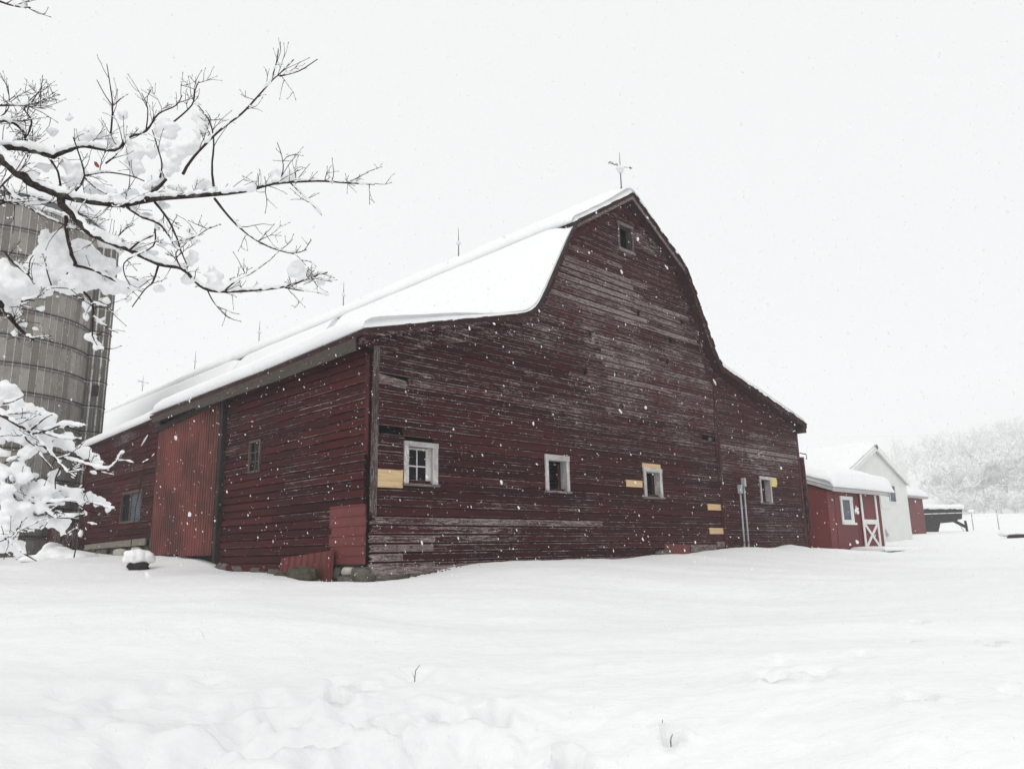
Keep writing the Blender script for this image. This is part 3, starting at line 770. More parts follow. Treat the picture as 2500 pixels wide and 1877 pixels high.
barn.part('head_strip', MB().box(8.65, 9.48, -.066, -.044, 2.155, 2.27), M['pine'], parent=w3, label='strip of new pine over the window')
w4 = casing('window', 15.0, 15.74, 1.40, 2.25, .06, .09, .10, .05, M['white'], M['whitex'], label='small open window beside the yellow panel')
barn.part('board', MB().box(15.1, 15.4, .06, .09, 1.42, 1.86), M['timber'], parent=w4)
for wn, s in ((w2, 5.38), (w3, 9.2), (w4, 15.48)):   # inner red shutter edge standing ajar, and a rail behind
    barn.part('ajar_shutter', MB().prism([(s+.10,.14,1.42),(s+.19,.13,1.42),(s+.19,.13,2.06),(s+.13,.14,2.06)], [(s+.10,.17,1.42),(s+.19,.16,1.42),(s+.19,.16,2.06),(s+.13,.17,2.06)]), M['trimz'], parent=wn)
wg = casing('window', 8.08, 8.81, 8.28, 9.08, .085, .095, .085, .08, M['greyz'], M['greyx'], sill=False, label='small open loft window high in the gable')
barn.part('sill', MB().box(8.07, 8.82, -.11, -.044, 8.20, 8.28), M['greyx'], parent=wg)
barn.part('yellow_panel', MB().prism([(15.76,-.07,1.95),(16.10,-.07,1.94),(16.17,-.07,2.05),(16.17,-.07,2.16),(16.12,-.07,2.24),(15.76,-.07,2.25)], [(15.76,-.044,1.95),(16.10,-.044,1.94),(16.17,-.044,2.05),(16.17,-.044,2.16),(16.12,-.044,2.24),(15.76,-.044,2.25)]), M['yellow'], label='pale yellow panel nailed beside the window')
barn.part('red_patch', MB().prism([(9.46,-.075,-.2),(10.66,-.075,-.16),(10.66,-.075,.10),(9.44,-.075,.14)], [(9.46,-.05,-.2),(10.66,-.05,-.16),(10.66,-.05,.10),(9.44,-.05,.14)]), M['patch_metal'], label='red steel sheet covering a hole at the foot')
# side wall small window
def swindow(t0, t1, z0, z1, cw_, mat, label):
    f = MB(); f.box(-.075, -.0, t0, t0+cw_, z0, z1).box(-.075, -.0, t1-cw_, t1, z0, z1).box(-.075, -.0, t0+cw_, t1-cw_, z1-cw_, z1).box(-.09, -.0, t0+cw_, t1-cw_, z0, z0+cw_)
    return barn.part('window', f, mat, label=label)
s1_ = swindow(4.38, 4.94, 1.92, 2.68, .045, M['greyz'], 'narrow small-paned window between door and corner')
for r_ in range(3):
    for c_ in range(2):
        barn.part('pane', MB().box(-.02, -.014, 4.43+c_*.235, 4.65+c_*.235, 1.98+r_*.22, 2.18+r_*.22), M['glass'], parent=s1_)
mb = MB().box(-.035, -.005, 4.645, 4.67, 1.965, 2.64)
for r_ in (1, 2): mb.box(-.034, -.006, 4.425, 4.645, 1.965+r_*.22-.01, 1.965+r_*.22+.012).box(-.034, -.006, 4.67, 4.895, 1.965+r_*.22-.01, 1.965+r_*.22+.012)
barn.part('muntin', mb, M['greyz'], parent=s1_)
s2_ = swindow(11.72, 13.46, 1.08, 2.04, .07, M['greyz'], 'wide low window in the far bay with one pale sash')
barn.part('pane', MB().box(-.03, -.022, 11.80, 12.62, 1.15, 1.97), M['glass_grey'], parent=s2_, label='pale grey sash')
mb = MB()
for k in range(9): mb.box(-.036, -.0305, 11.82, 12.6, 1.2+k*.085, 1.207+k*.085)
barn.part('blind_slats', mb, M['glass'], parent=s2_, kind='stuff')
barn.part('mullion', MB().box(-.06, -.0, 12.62, 12.72, 1.15, 1.97), M['greyz'], parent=s2_)
barn.part('pane', MB().box(-.01, -.004, 12.72, 13.39, 1.15, 1.97), M['glass'], parent=s2_)
s3_ = barn.part('shutter', MB().box(-.07, -.044, 16.4, 17.0, 1.0, 2.0), M['trimz'])
# --- big ribbed sliding door
dm = MB(); pitch = 0.152; t = 6.55; prof = []
while t < 10.48:
    prof += [(t, 0), (t+.072, 0), (t+.09, .030), (t+.134, .030)]; t += pitch
prof = [p for p in prof if p[0] <= 10.5]+[(10.5, 0)]
vs = []; n_ = len(prof)
for tt, o_ in prof: vs.append((-.13-o_, tt, 0.06+(.05 if tt > 8.5 else 0)))
for tt, o_ in prof: vs.append((-.13-o_, tt, lerp(3.90, 3.62, (tt-6.55)/3.95)))
dm.add(vs, [(i+1, i, n_+i, n_+i+1) for i in range(n_-1)])
dm.box(-.128, -.10, 6.56, 10.49, .12, 3.5)
door = barn.part('sliding_door', dm, M['door_metal'], label='tall red ribbed steel sliding door')
barn.part('door_track', MB().prism([(-.2,6.2,3.84),(-.2,10.75,3.58),(-.2,10.75,3.72),(-.2,6.2,4.0)], [(-.05,6.2,3.84),(-.05,10.75,3.58),(-.05,10.75,3.72),(-.05,6.2,4.0)]), M['dark'], parent=door)
barn.part('door_post', MB().box(-.16, -.04, 6.28, 6.44, -.12, 3.86), M['dark'])
barn.part('door_post', MB().box(-.10, -.03, 10.55, 10.74, .1, 3.72), M['trimz'])
barn.part('door_opening', MB().box(.05, .12, 6.4, 10.6, -.2, 3.7), M['dark'])
# --- red steel patch on the side wall and its horizontal ribs
pm = MB(); zz = -.17; prof = []
while zz < .93:
    prof += [(zz, 0), (zz+.145, 0), (zz+.155, .018), (zz+.17, .018), (zz+.178, 0)]; zz += .187
prof = [p for p in prof if p[0] < .95]+[(.95, 0)]
vs = [(-.05-o_, .05+(0.03*math.sin(z*9) if z < .8 else 0), z) for z, o_ in prof]+[(-.05-o_, 1.30, z) for z, o_ in prof]; n_ = len(prof)
pm.add(vs, [(i, i+1, n_+i+1, n_+i) for i in range(n_-1)]); pm.box(-.048, -.015, .06, 1.29, -.15, .93)
barn.part('steel_patch', pm, M['patch_metal'], label='flat red steel patch at the corner foot')
barn.part('sill_plank', MB().prism([(-.06,11.2,.40),(-.06,16.7,.36),(-.06,16.7,.52),(-.06,11.2,.60)], [(-.01,11.2,.40),(-.01,16.7,.36),(-.01,16.7,.52),(-.01,11.2,.60)]), M['concrete_beam'], label='pale plank along the far bay foot')
# --- foundation stones at the corner
def rock(cx, cy, cz, rx, ry, rzz, seed, n=10, flat=0.25):
    mb = MB(); vs = []; fs = []
    rings = 7
    for i in range(rings+1):
        ph = math.pi*i/rings
        for k in range(n):
            a = 2*math.pi*k/n; d = Vector((math.sin(ph)*math.cos(a), math.sin(ph)*math.sin(a), math.cos(ph)))
            q = max(abs(d.x), abs(d.y), abs(d.z)); d2 = d.lerp(d/q, flat)*(1+0.28*mnoise.noise(d*1.6+Vector((seed*3.1, seed, 0))))
            vs.append((cx+d2.x*rx, cy+d2.y*ry, cz+d2.z*rzz))
    for i in range(rings):
        for k in range(n): fs.append((i*n+k, (i+1)*n+k, (i+1)*n+(k+1) % n, i*n+(k+1) % n))
    return mb.add(vs, fs)
for k, (cx, cy, cz, rx, ry, rzz, mt) in enumerate([(.02,.16,-.40,.2,.22,.18,'stone'),(.0,.62,-.30,.1,.19,.085,'palestone'),(.0,.62,-.50,.16,.34,.12,'stone'),(.02,1.1,-.34,.14,.18,.12,'stone'),(.05,3.5,-.36,.12,.4,.13,'stone'),(.05,4.4,-.34,.12,.38,.13,'stone'),(.05,5.3,-.30,.12,.4,.13,'stone'),(.05,6.1,-.26,.14,.35,.15,'stone'),
        (.5,.03,-.47,.42,.16,.1,'stone'),(1.3,.05,-.44,.4,.15,.1,'stone'),(2.1,.06,-.40,.45,.12,.09,'stone'),(-.02,11.9,.24,.1,.34,.12,'palestone'),(-.0,13.4,.22,.1,.5,.12,'palestone'),(-.0,15.0,.22,.1,.5,.12,'stone')]):
    barn.part('foundation_stone', rock(cx, cy, cz, rx, ry, rzz, k+1, flat=.5), M[mt], smooth=True)
# --- lightning rods along the ridge
for k in range(6):
    t = [0.03, 7.27, 14.75, 22.3, 29.9, 37.9][k]
    rod = barn.part('lightning_rod', MB().tube([(8.5,t,9.9),(8.5,t,10.75),(8.5,t,11.37)], [.022,.017,.006], 6), M['iron'])
    barn.part('glass_ball', MB().lathe([(0.001,-.09),(.05,-.075),(.085,-.03),(.09,.01),(.07,.055),(.03,.085),(.001,.09)], (8.5,t,10.78), 12), M['glassball'], parent=rod, smooth=True)
    legs = MB()
    for q in range(3):
        a = q*2.1+.5; legs.tube([(8.5+.16*math.cos(a), t+.16*math.sin(a), 9.98),(8.5,t,10.28)], .009, 4)
    barn.part('tripod', legs, M['iron'], parent=rod)
    if k in (0, 5):
        vn = MB(); ca, sa = (math.cos(R(-44)), math.sin(R(-44)))
        Q = lambda u_, z_: (8.5+u_*ca, t+u_*sa, z_)
        vn.tube([Q(-.34,10.99+(.0 if k else .06)), Q(-.12,10.97), Q(.0,10.92), Q(.3,10.92-(.0 if k else .05))], [.012,.012,.012,.004], 5)
        vn.prism([Q(.26,10.92),Q(.36,10.86),Q(.28,10.84)], [(p[0]+.01,p[1]+.01,p[2]) for p in (Q(.26,10.92),Q(.36,10.86),Q(.28,10.84))])
        vn.tube([Q(-.34,11.02),Q(-.30,11.08),Q(-.22,11.05),Q(-.18,10.97),Q(-.1,11.02),Q(-.06,10.95)], .011, 5)
        barn.part('weather_vane', vn, M['iron'], parent=rod)
        if k == 0: barn.part('snow_cap', rock(8.5, t, 10.87, .13, .13, .06, 33), M['snow'], parent=rod, smooth=True)
# --- cables on the gable wall
def fpt(x, y, t0): s_, z_ = fplane(x, y, t0); return (s_, t0, z_)
cab = MB().tube([fpt(1672,652,-.4), fpt(1688,690,-.4), fpt(1697,740,-.38), fpt(1703,800,-.3), fpt(1712,860,-.15), fpt(1727,915,-.08), fpt(1741,940,-.08), fpt(1744,1000,-.08), fpt(1747,1080,-.08), fpt(1756,1180,-.08), fpt(1764,1260,-.08), fpt(1772,1335,-.08)], .016, 5)
barn.part('cable', cab, M['rust'], label='cable running down the rake and the upright batten')
barn.part('snow_on_cable', MB().tube([fpt(1741,926,-.1), fpt(1745,933,-.1), fpt(1748,940,-.1)], [.02,.035,.02], 6), M['snow'], smooth=True)
hk = MB().tube([(18.02,-.1,3.22),(18.2,-.12,3.2),(18.38,-.14,3.2)], .022, 5).tube([(18.38,-.14,3.2),(18.44,-.14,3.12),(18.40,-.14,3.02),(18.34,-.14,3.05)], .014, 5)
barn.part('insulator_hook', hk, M['iron'])

# --- snow on the roofs
def resample(P, n_):
    L = [0.0]
    for a, b in zip(P, P[1:]): L.append(L[-1]+math.hypot(b[0]-a[0], b[1]-a[1]))
    o = []
    for k in range(n_):
        q = L[-1]*k/(n_-1)
        for i in range(len(P)-1):
            if L[i] <= q <= L[i+1]+1e-9:
                f = (q-L[i])/max(1e-9, L[i+1]-L[i]); o.append((lerp(P[i][0], P[i+1][0], f), lerp(P[i][1], P[i+1][1], f))); break
    return o
def snow_sheet(bottom, top, t0, t1, nt_, ns, amp=.02, seed=0, sagf=True, e0=.5, e1=.5, lipamp=.0):
    B = resample(bottom, ns); T = resample(top, ns); vs = []; fs = []
    cuts = sorted(set([0, .05/(t1-t0), .12/(t1-t0), .2/(t1-t0), .3/(t1-t0), .45/(t1-t0), .65/(t1-t0)] + [k/nt_ for k in range(nt_+1)] + [1-.14/(t1-t0), 1-.06/(t1-t0), 1-.02/(t1-t0), 1]))
    m_ = 2*ns
    for q in cuts:
        t = lerp(t0, t1, q); d0 = q*(t1-t0); d1 = (1-q)*(t1-t0)
        for i, ((bs, bz), (ts, tz)) in enumerate(zip(B, T)):
            vs.append((bs, t, (rz(bs, t, bz) if sagf else bz)))
        for i, ((bs, bz), (ts, tz)) in enumerate(zip(B, T)):
            nz_ = mnoise.noise(Vector((ts*.9+seed, t*.55, seed*2.0)))*amp*2 + mnoise.noise(Vector((ts*3.1, t*2.4, seed+5.0)))*amp*.7 + mnoise.noise(Vector((ts*9, t*8, seed+9.0)))*amp*.25
            w_ = math.sin(math.pi*min(1, max(0, i/(ns-1))))**.4
            k = 1.0
            for d, e in ((d0, e0), (d1, e1)):
                lo_k = (e(ts) if callable(e) else e)
                if d < .9: q_ = 1-d/.9; k = min(k, lerp(1.0, lo_k, q_**2.2))
            x = lerp(bs, ts, k)+(lipamp*(mnoise.noise(Vector((t*1.3, seed, 1)))+.5*mnoise.noise(Vector((t*4.1, seed, 3)))) if i < ns*.12 else 0); z = lerp(bz, tz, k)+nz_*w_
            vs.append((x, t, (rz(ts, t, z) if sagf else z)))
    K = len(cuts)
    for j in range(K-1):
        o = j*m_; p = o+m_
        for i in range(ns-1):
            fs.append((o+ns+i, o+ns+i+1, p+ns+i+1, p+ns+i)); fs.append((o+i+1, o+i, p+i, p+i+1))
        fs.append((o, o+ns, p+ns, p)); fs.append((o+2*ns-1, o+ns-1, p+ns-1, p+2*ns-1))
    fs.append(tuple(range(ns-1, -1, -1))+tuple(ns+i for i in range(ns)))
    q = (K-1)*m_; fs.append(tuple(q+i for i in range(ns))+tuple(q+2*ns-1-i for i in range(ns)))
    return MB().add(vs, fs)
up_ = lambda P, d: [(s, z+d) for s, z in P]
lowB = [(-.43,4.235),(1.9,4.86),(3.72,5.37),(4.12,5.50),(4.40,5.72),(4.70,6.2),(5.30,7.26),(5.82,8.14)]
lowT = [(-.47,4.25),(-.54,4.36),(-.50,4.50),(-.36,4.57),(.2,4.74),(1.9,5.2),(3.2,5.58),(3.85,5.88),(4.25,6.25),(4.6,6.75),(5.1,7.52),(5.55,8.2),(5.72,8.26),(5.82,8.17)]
barn.part('roof_snow', snow_sheet(lowB, lowT, -.36, T_STEP, 70, 42, .018, 3, e0=lambda s: lerp(.62, .10, max(0, min(1, (s-.5)/3.2))), e1=.3, lipamp=.02), M['snow'], smooth=True, label='thick snow sheet on the lean-to and steep roof')
farB = [(-.16,4.25),(1.9,4.86),(3.72,5.37),(4.12,5.50),(4.40,5.72),(4.70,6.2),(5.30,7.26),(5.82,8.14)]
farT = [(-.2,4.26),(-.27,4.35),(-.24,4.47),(-.1,4.54),(.3,4.68),(1.9,5.16),(3.2,5.54),(3.85,5.84),(4.25,6.2),(4.6,6.7),(5.1,7.48),(5.55,8.18),(5.72,8.24),(5.82,8.17)]
barn.part('roof_snow', snow_sheet(farB, farT, T_STEP+.0, T_LEAN+.45, 30, 36, .018, 8, e0=1.0, lipamp=.02), M['snow'], smooth=True, label='snow on the far bay of the lean-to roof')
mainB = [(4.45,5.78),(4.70,6.2),(5.30,7.26),(5.82,8.14)]; mainT = [(4.38,5.85),(4.45,6.3),(5.1,7.5),(5.55,8.2),(5.72,8.26),(5.82,8.17)]
barn.part('roof_snow', snow_sheet(mainB, mainT, T_LEAN+.46, T_END+.3, 30, 14, .018, 8), M['snow'], smooth=True, label='snow on the steep roof behind the silo')
topB = [(5.86,8.275),(6.2,8.49),(8.5,9.955),(10.8,8.49),(11.14,8.28)]
topT = [(5.80,8.28),(5.74,8.40),(5.82,8.56),(6.05,8.70),(7.2,9.45),(8.1,10.08),(8.5,10.24),(8.9,10.08),(9.8,9.42),(10.9,8.74),(11.15,8.56),(11.24,8.42),(11.2,8.29)]
barn.part('roof_snow', snow_sheet(topB, topT, -.33, T_END+.3, 110, 44, .03, 21, sagf=False, lipamp=.09), M['snow'], smooth=True, label='thick rounded snow slab along the ridge')
rB = [(11.1,8.22),(12.28,6.10),(12.50,5.70),(12.75,5.50),(15.5,4.87),(18.22,4.26)]
rT = [(11.17,8.24),(11.30,8.15),(12.42,6.2),(12.62,5.92),(12.9,5.74),(15.5,5.13),(18.05,4.56),(18.24,4.44),(18.25,4.28)]
barn.part('roof_snow', snow_sheet(rB, rT, -.33, T_END+.3, 40, 34, .015, 31, sagf=False), M['snow'], smooth=True, label='snow on the right hand roof slopes')
#%%REST
# ------------------------------------------------------------------ things standing against the barn
BZ = lambda s, t: gh(*stw(s, t)[:2])
# red ribbed sheet leaning at the foot of the side wall
th = Thing('leaning_steel_sheet', 'red ribbed steel sheet leaning at the foot of the side wall', 'steel sheet', (-.2, 2.1, -.45))
prof = []; t = 1.06
while t < 3.1: prof += [(t, 0), (t+.16, 0), (t+.185, .028), (t+.225, .028), (t+.245, 0)]; t += .25
prof = [p for p in prof if p[0] < 3.12]
n_ = len(prof); mb = MB()
def rowp(z, lean): return [(-.10-lean-o_, tt, z+(0.13 if z > -.2 else 0)*(1-(tt-1.06)/2.06)) for tt, o_ in prof]
lo_, hi_ = rowp(-.46, .05), rowp(-.03, .0)
mb.add(lo_+hi_+[(x+.006, y, z) for x, y, z in lo_+hi_], [(i+1, i, n_+i, n_+i+1) for i in range(n_-1)]+[(2*n_+i, 2*n_+i+1, 3*n_+i+1, 3*n_+i) for i in range(n_-1)]+[(n_+i, 3*n_+i, 3*n_+i+1, n_+i+1) for i in range(n_-1)])
th.part('sheet', mb, M['patch_metal'])
th.part('stake', MB().bar((-.17, 1.03, -.50), (-.14, 1.02, .12), .05, .07), M['patch_metal'])
b_ = Thing('mossy_boulder', 'angular mossy boulder in front of the leaning red sheet', 'boulder', (-.5, 1.75, -.45)); b_.part('stone', rock(-.42, 1.62, -.36, .19, .44, .16, 5, 12, .45), M['moss'], smooth=False)
b_ = Thing('small_rock', 'small dark rock left of the mossy boulder', 'rock', (-.45, 2.55, -.45)); b_.part('stone', rock(-.40, 2.52, -.41, .12, .2, .1, 9, 10, .4), M['moss'], smooth=False)
b_ = Thing('half_buried_stone', 'grey stone beside the red patch under the gable wall', 'stone', (9.3, -.3, -.25)); b_.part('stone', rock(9.25, -.14, -.17, .3, .14, .13, 15, 10, .4), M['stone'])
mb = MB()
for k in range(150):
    a_ = random.random(); s_ = random.gauss(.1, .10)-.35; t_ = random.uniform(-.2, 1.6)
    if k % 2: s_, t_ = abs(random.gauss(.2, .9)), -random.uniform(.05, .3)-.05
    z_ = BZ(s_, t_); q = rock(s_, t_, z_+.005, random.uniform(.008, .03), random.uniform(.008, .03), random.uniform(.005, .016), k, 5, 0); mb.add(q.v, q.f)
solo('dirt_crumbs', mb, M['moss'], 'dark crumbs of earth on the snow at the barn corner', 'dirt', kind='stuff', frame='barn')
# hanging black cable on the far bay
th = Thing('hanging_cable', 'thin black cable hanging from the eave across the far window', 'cable', (-.1, 12.3, .1))
def spt(x, y, s0): t_, z_ = splane(x, y, s0); return (s0, t_, z_)
th.part('cable', MB().tube([spt(362,1055,-.1), spt(362,1085,-.12), spt(356,1120,-.14), spt(347,1160,-.14), spt(341,1195,-.12), spt(331,1240,-.16), spt(327,1280,-.2), spt(321,1320,-.25), spt(318,1345,-.3)], .012, 5), M['cable'])
th.part('snow', MB().tube([spt(361,1062,-.12), spt(353,1075,-.13), spt(345,1088,-.14)], [.02,.03,.012], 6), M['snow'], smooth=True)
# snow-capped block
P = px_ground(338, 1385); P = at_r(338, 1383, 21.0)
gz = gh(P[0], P[1])
th = Thing('snow_capped_block', 'low dark block with a lump of snow on it', 'block', (P[0], P[1], gz), 'world')
mb = rock(P[0], P[1], gz+.05, .23, .2, .14, 3, 12, .8); th.part('block', mb, M['dark'])
mb = MB()
for dx, dz, r_ in ((-.22,.28,.16),(-.10,.30,.19),(.05,.30,.19),(.18,.28,.16),(-.27,.38,.09),(.24,.26,.12),(.0,.36,.13)):
    mb.v += []; q = rock(P[0]+dx, P[1]+random.uniform(-.08,.06), gz+dz, r_*1.05, r_, r_, int(dx*100)+40, 14, .1); mb.add(q.v, q.f)
def remeshed(mb, name, mat, voxel, smooth_it=4, disp=0.0, dscale=0.1):
    me_ = mb.mesh(name, mat); o_ = bpy.data.objects.new(name+'_tmp', me_); col.objects.link(o_)
    md = o_.modifiers.new('r', 'REMESH'); md.mode = 'VOXEL'; md.voxel_size = voxel; md.use_smooth_shade = True
    ms = o_.modifiers.new('s', 'SMOOTH'); ms.factor = .5; ms.iterations = smooth_it
    if disp:
        tx = bpy.data.textures.new(name+'_tx', 'CLOUDS'); tx.noise_scale = dscale; tx.noise_depth = 3
        dd = o_.modifiers.new('d', 'DISPLACE'); dd.texture = tx; dd.strength = disp; dd.mid_level = .5
    dg = bpy.context.evaluated_depsgraph_get(); dg.update()
    me2 = bpy.data.meshes.new_from_object(o_.evaluated_get(dg)); me2.name = name
    bpy.data.objects.remove(o_); bpy.data.meshes.remove(me_)
    if not me2.materials: me2.materials.append(mat)
    me2.shade_smooth()
    return me2
th.part('snow_cap', remeshed(mb, 'snow_cap', M['snow'], .03, 3, .05, .15), M['snow'])
# snowy stub of a stem in the drift at the far end
P = at_r(183, 1352, 26.5)
th = Thing('snowy_sapling', 'short bent stem with a knob of snow by the silo', 'stem', (P[0], P[1], P[2]-.15), 'world')
th.part('stem', MB().tube([(P[0]-.02,P[1],P[2]-.1),(P[0]+.02,P[1],P[2]+.25),(P[0]+.1,P[1],P[2]+.5)], [.02,.018,.012], 5), M['bark'])
th.part('snow_knob', rock(P[0]+.11, P[1], P[2]+.58, .07, .07, .1, 12, 10, 0), M['snow'], smooth=True)
P = at_r(138, 1338, 27.5)
th = Thing('drift_mound', 'pointed mound of drifted snow at the foot of the silo', 'snow mound', (P[0], P[1], P[2]-.2), 'world')
mb = MB()
for dx, dz, rx, rz_ in ((0,-.05,.5,.2),(.35,-.15,.6,.18),(.75,-.2,.5,.2),(-.12,.12,.16,.16),(-.5,-.2,.6,.15)): q = rock(P[0]+dx, P[1], P[2]+dz-.1, rx, .5, rz_, int(dx*10)+70, 14, .05); mb.add(q.v, q.f)
th.part('mound', remeshed(mb, 'mound', M['snow'], .05, 6), M['snow'])
# two grey conduits in front of the right hand lean-to
for (sx, top, lab) in ((13.42, 1.62, 'shorter of the two grey electric conduits by the batten'), (13.67, 1.84, 'taller of the two grey electric conduits by the batten')):
    th = Thing('electric_conduit', lab, 'conduit', (sx, -.22, -.05), group='electric conduits')
    th.part('pipe', MB().tube([(sx,-.22,-.3),(sx,-.22,top)], .027, 10), M['galv'], smooth=True)
    bx_ = MB().prism([(sx-.055,-.28,top),(sx+.055,-.28,top),(sx+.055,-.28,top+.22),(sx+.025,-.28,top+.27),(sx-.045,-.28,top+.26),(sx-.055,-.28,top+.22)], [(sx-.055,-.17,top),(sx+.055,-.17,top),(sx+.055,-.17,top+.22),(sx+.025,-.17,top+.27),(sx-.045,-.17,top+.26),(sx-.055,-.17,top+.22)])
    th.part('junction_box', bx_, M['galv']); th.part('clamp', MB().lathe([(.031,0),(.04,0),(.04,.04),(.031,.04)], (sx,-.22,.12), 10), M['iron'])
# leaning post off the right hand corner
a = at_r(1957, 1116, 30.3); b = at_r(1978, 1345, 30.3)
th = Thing('wooden_post', 'dark wooden post standing off the right corner of the barn', 'post', (b[0], b[1], b[2]), 'world')
th.part('pole', MB().tube([b-np.array([0,0,.3]), b, (a+b)/2+np.array([.03,0,0]), a], [.095,.09,.085,.08], 10), M['greyz' if False else 'trimz'], smooth=True)

# ------------------------------------------------------------------ red shed with X door
S0, S1, TS = 22.40, 27.8, 1.0
th = Thing('red_shed', 'small red shed with white X-braced door and deep snow roof', 'shed', (S0, TS, -.35)); shed = th
wl = MB(); wl.box(S0, S1, TS, TS+.1, -.6, 2.15)
wl.prism([(S0,TS+.1,-.6),(S0,TS+3.4,-.6),(S0,TS+3.4,3.35),(S0,TS+.1,2.17)], [(S0+.1,TS+.1,-.6),(S0+.1,TS+3.4,-.6),(S0+.1,TS+3.4,3.35),(S0+.1,TS+.1,2.17)])
wl.prism([(S1-.1,TS+.1,-.6),(S1-.1,TS+3.4,-.6),(S1-.1,TS+3.4,3.35),(S1-.1,TS+.1,2.17)], [(S1,TS+.1,-.6),(S1,TS+3.4,-.6),(S1,TS+3.4,3.35),(S1,TS+.1,2.17)])
wl.box(S0+.1, S1-.1, TS+3.3, TS+3.4, -.6, 3.3)
th.part('wall', wl, M['shed_red'])
for s in (S0+.62, 25.1): th.part('panel_joint', MB().box(s, s+.035, TS-.012, TS, -.6, 2.14), M['shed_red'])
rf = MB().prism([(S0-.12,TS-.30,2.12),(S0-.12,TS+3.6,3.5),(S0-.12,TS+3.6,3.62),(S0-.12,TS-.30,2.26)], [(S1+.25,TS-.30,2.12),(S1+.25,TS+3.6,3.5),(S1+.25,TS+3.6,3.62),(S1+.25,TS-.30,2.26)])
roof_s = th.part('roof', rf, M['grey_trim'])
def frame_snow(P_low, P_high, s0, s1, thick, seed, nt_=30, lip=.12, amp=.05, round_end=True):
    """snow lying on a slope that rises along t; returns mesh builder in the barn frame"""
    (t0, z0), (t1, z1) = P_low, P_high; ns = 20; vs = []; fs = []; K = nt_+1
    prof_b = [(lerp(t0, t1, i/(ns-1)), lerp(z0, z1, i/(ns-1))) for i in range(ns)]
    for k in range(K):
        q = k/nt_; s = lerp(s0, s1, q)
        e = min(q, 1-q)*(s1-s0); ek = min(1, .35+.65*math.sqrt(min(1, e/.35))) if round_end else 1
        for i, (tt, zz) in enumerate(prof_b): vs.append((s, tt, zz))
        for i, (tt, zz) in enumerate(prof_b):
            u_ = i/(ns-1); rd = math.sqrt(max(0, 1-(1-min(1, u_/.12))**2))
            h = thick*ek*(0.12+.88*rd)*(1+.0*u_) + mnoise.noise(Vector((s*.8, tt*.8, seed)))*amp*2 + mnoise.noise(Vector((s*3, tt*3, seed+3)))*amp*.5
            vs.append((s + (0.06 if q > .5 else -.06)*(1-ek), tt-(lip*math.sin(math.pi*min(1, u_/.16)) if u_ < .16 else 0)-.02, zz+max(.04, h)))
    m_ = 2*ns
    for k in range(nt_):
        o = k*m_; p = o+m_
        for i in range(ns-1):
            fs.append((o+ns+i, p+ns+i, p+ns+i+1, o+ns+i+1)); fs.append((o+i, o+i+1, p+i+1, p+i))
        fs.append((o, p, p+ns, o+ns)); fs.append((o+ns-1, o+2*ns-1, p+2*ns-1, p+ns-1))
    fs.append(tuple(range(ns))+tuple(ns+i for i in range(ns-1, -1, -1)))
    q = nt_*m_; fs.append(tuple(q+i for i in range(ns-1, -1, -1))+tuple(q+ns+i for i in range(ns)))
    return MB().add(vs, fs)
th.part('roof_snow', frame_snow((TS-.33, 2.275), (TS+3.6, 3.64), S0-.14, S1+.95, .60, 4.0, 40), M['snow'], smooth=True, label='deep overhanging snow on the shed roof')
# white window
s0_, z1_ = fplane(2049, 1210, TS); s1_2, z0_ = fplane(2085, 1278, TS)
s0_, s1_2, z0_, z1_ = 23.55, 24.72, .90, 1.98
wn = th.part('window', MB().box(s0_, s0_+.13, TS-.05, TS-.004, z0_, z1_-.15).box(s1_2-.13, s1_2, TS-.05, TS-.004, z0_, z1_-.15).box(s0_-.02, s1_2+.02, TS-.06, TS-.004, z1_-.15, z1_).box(s0_+.13, s1_2-.13, TS-.05, TS-.004, z0_, z0_+.07), M['white_paint'])
th.part('sill', MB().box(s0_-.02, s1_2+.12, TS-.10, TS-.004, z0_-.08, z0_), M['white_paint'], parent=wn)
th.part('sash', MB().box(s0_+.13, s0_+.19, TS-.03, TS-.006, z0_+.07, z1_-.15).box(s1_2-.25, s1_2-.13, TS-.03, TS-.006, z0_+.07, z1_-.15).box(s0_+.19, s1_2-.25, TS-.03, TS-.006, z0_+.07, z0_+.12), M['white_paint'], parent=wn)
th.part('pane', MB().box(s0_+.19, s1_2-.25, TS-.02, TS-.008, z0_+.12, z1_-.15), M['glass_grey'], parent=wn)
# X door
d0, d1, e0, e1 = 25.50, 27.20, -.18, 2.12
dr = th.part('door', MB().box(d0, d1, TS-.05, TS-.004, e0, e1), M['shed_red'])
def plank(a, b, w_): (s0, z0), (s1, z1) = a, b; return MB().bar((s0, TS-.065, z0), (s1, TS-.065, z1), .03, w_, up=(-(z1-z0), 0, (s1-s0)))
st_ = MB().box(d0-.02, d0+.15, TS-.085, TS-.052, e0, e1); th.part('stile', st_, M['white_paint'], parent=dr)
th.part('stile', MB().box(d1-.15, d1+.02, TS-.085, TS-.052, e0+.1, e1), M['white_paint'], parent=dr)
th.part('rail', MB().box(d0+.15, d1-.15, TS-.085, TS-.052, .86, 1.06), M['white_paint'], parent=dr)
th.part('rail', MB().box(d0+.15, d1-.15, TS-.085, TS-.052, e0, e0+.1), M['white_paint'], parent=dr)
for a, b, dy in (((d0+.2, e0+.12), (d1-.2, .84), 0), ((d0+.2, .84), (d1-.2, e0+.12), -.012)):
    l_ = math.hypot(b[0]-a[0], b[1]-a[1]); nx, nz = -(b[1]-a[1])/l_*.07, (b[0]-a[0])/l_*.07
    q = [(a[0]-nx, a[1]-nz), (b[0]-nx, b[1]-nz), (b[0]+nx, b[1]+nz), (a[0]+nx, a[1]+nz)]
    th.part('brace', MB().prism([(s, TS-.075+dy, z) for s, z in q], [(s, TS-.052+dy, z) for s, z in q]), M['white_paint'], parent=dr)
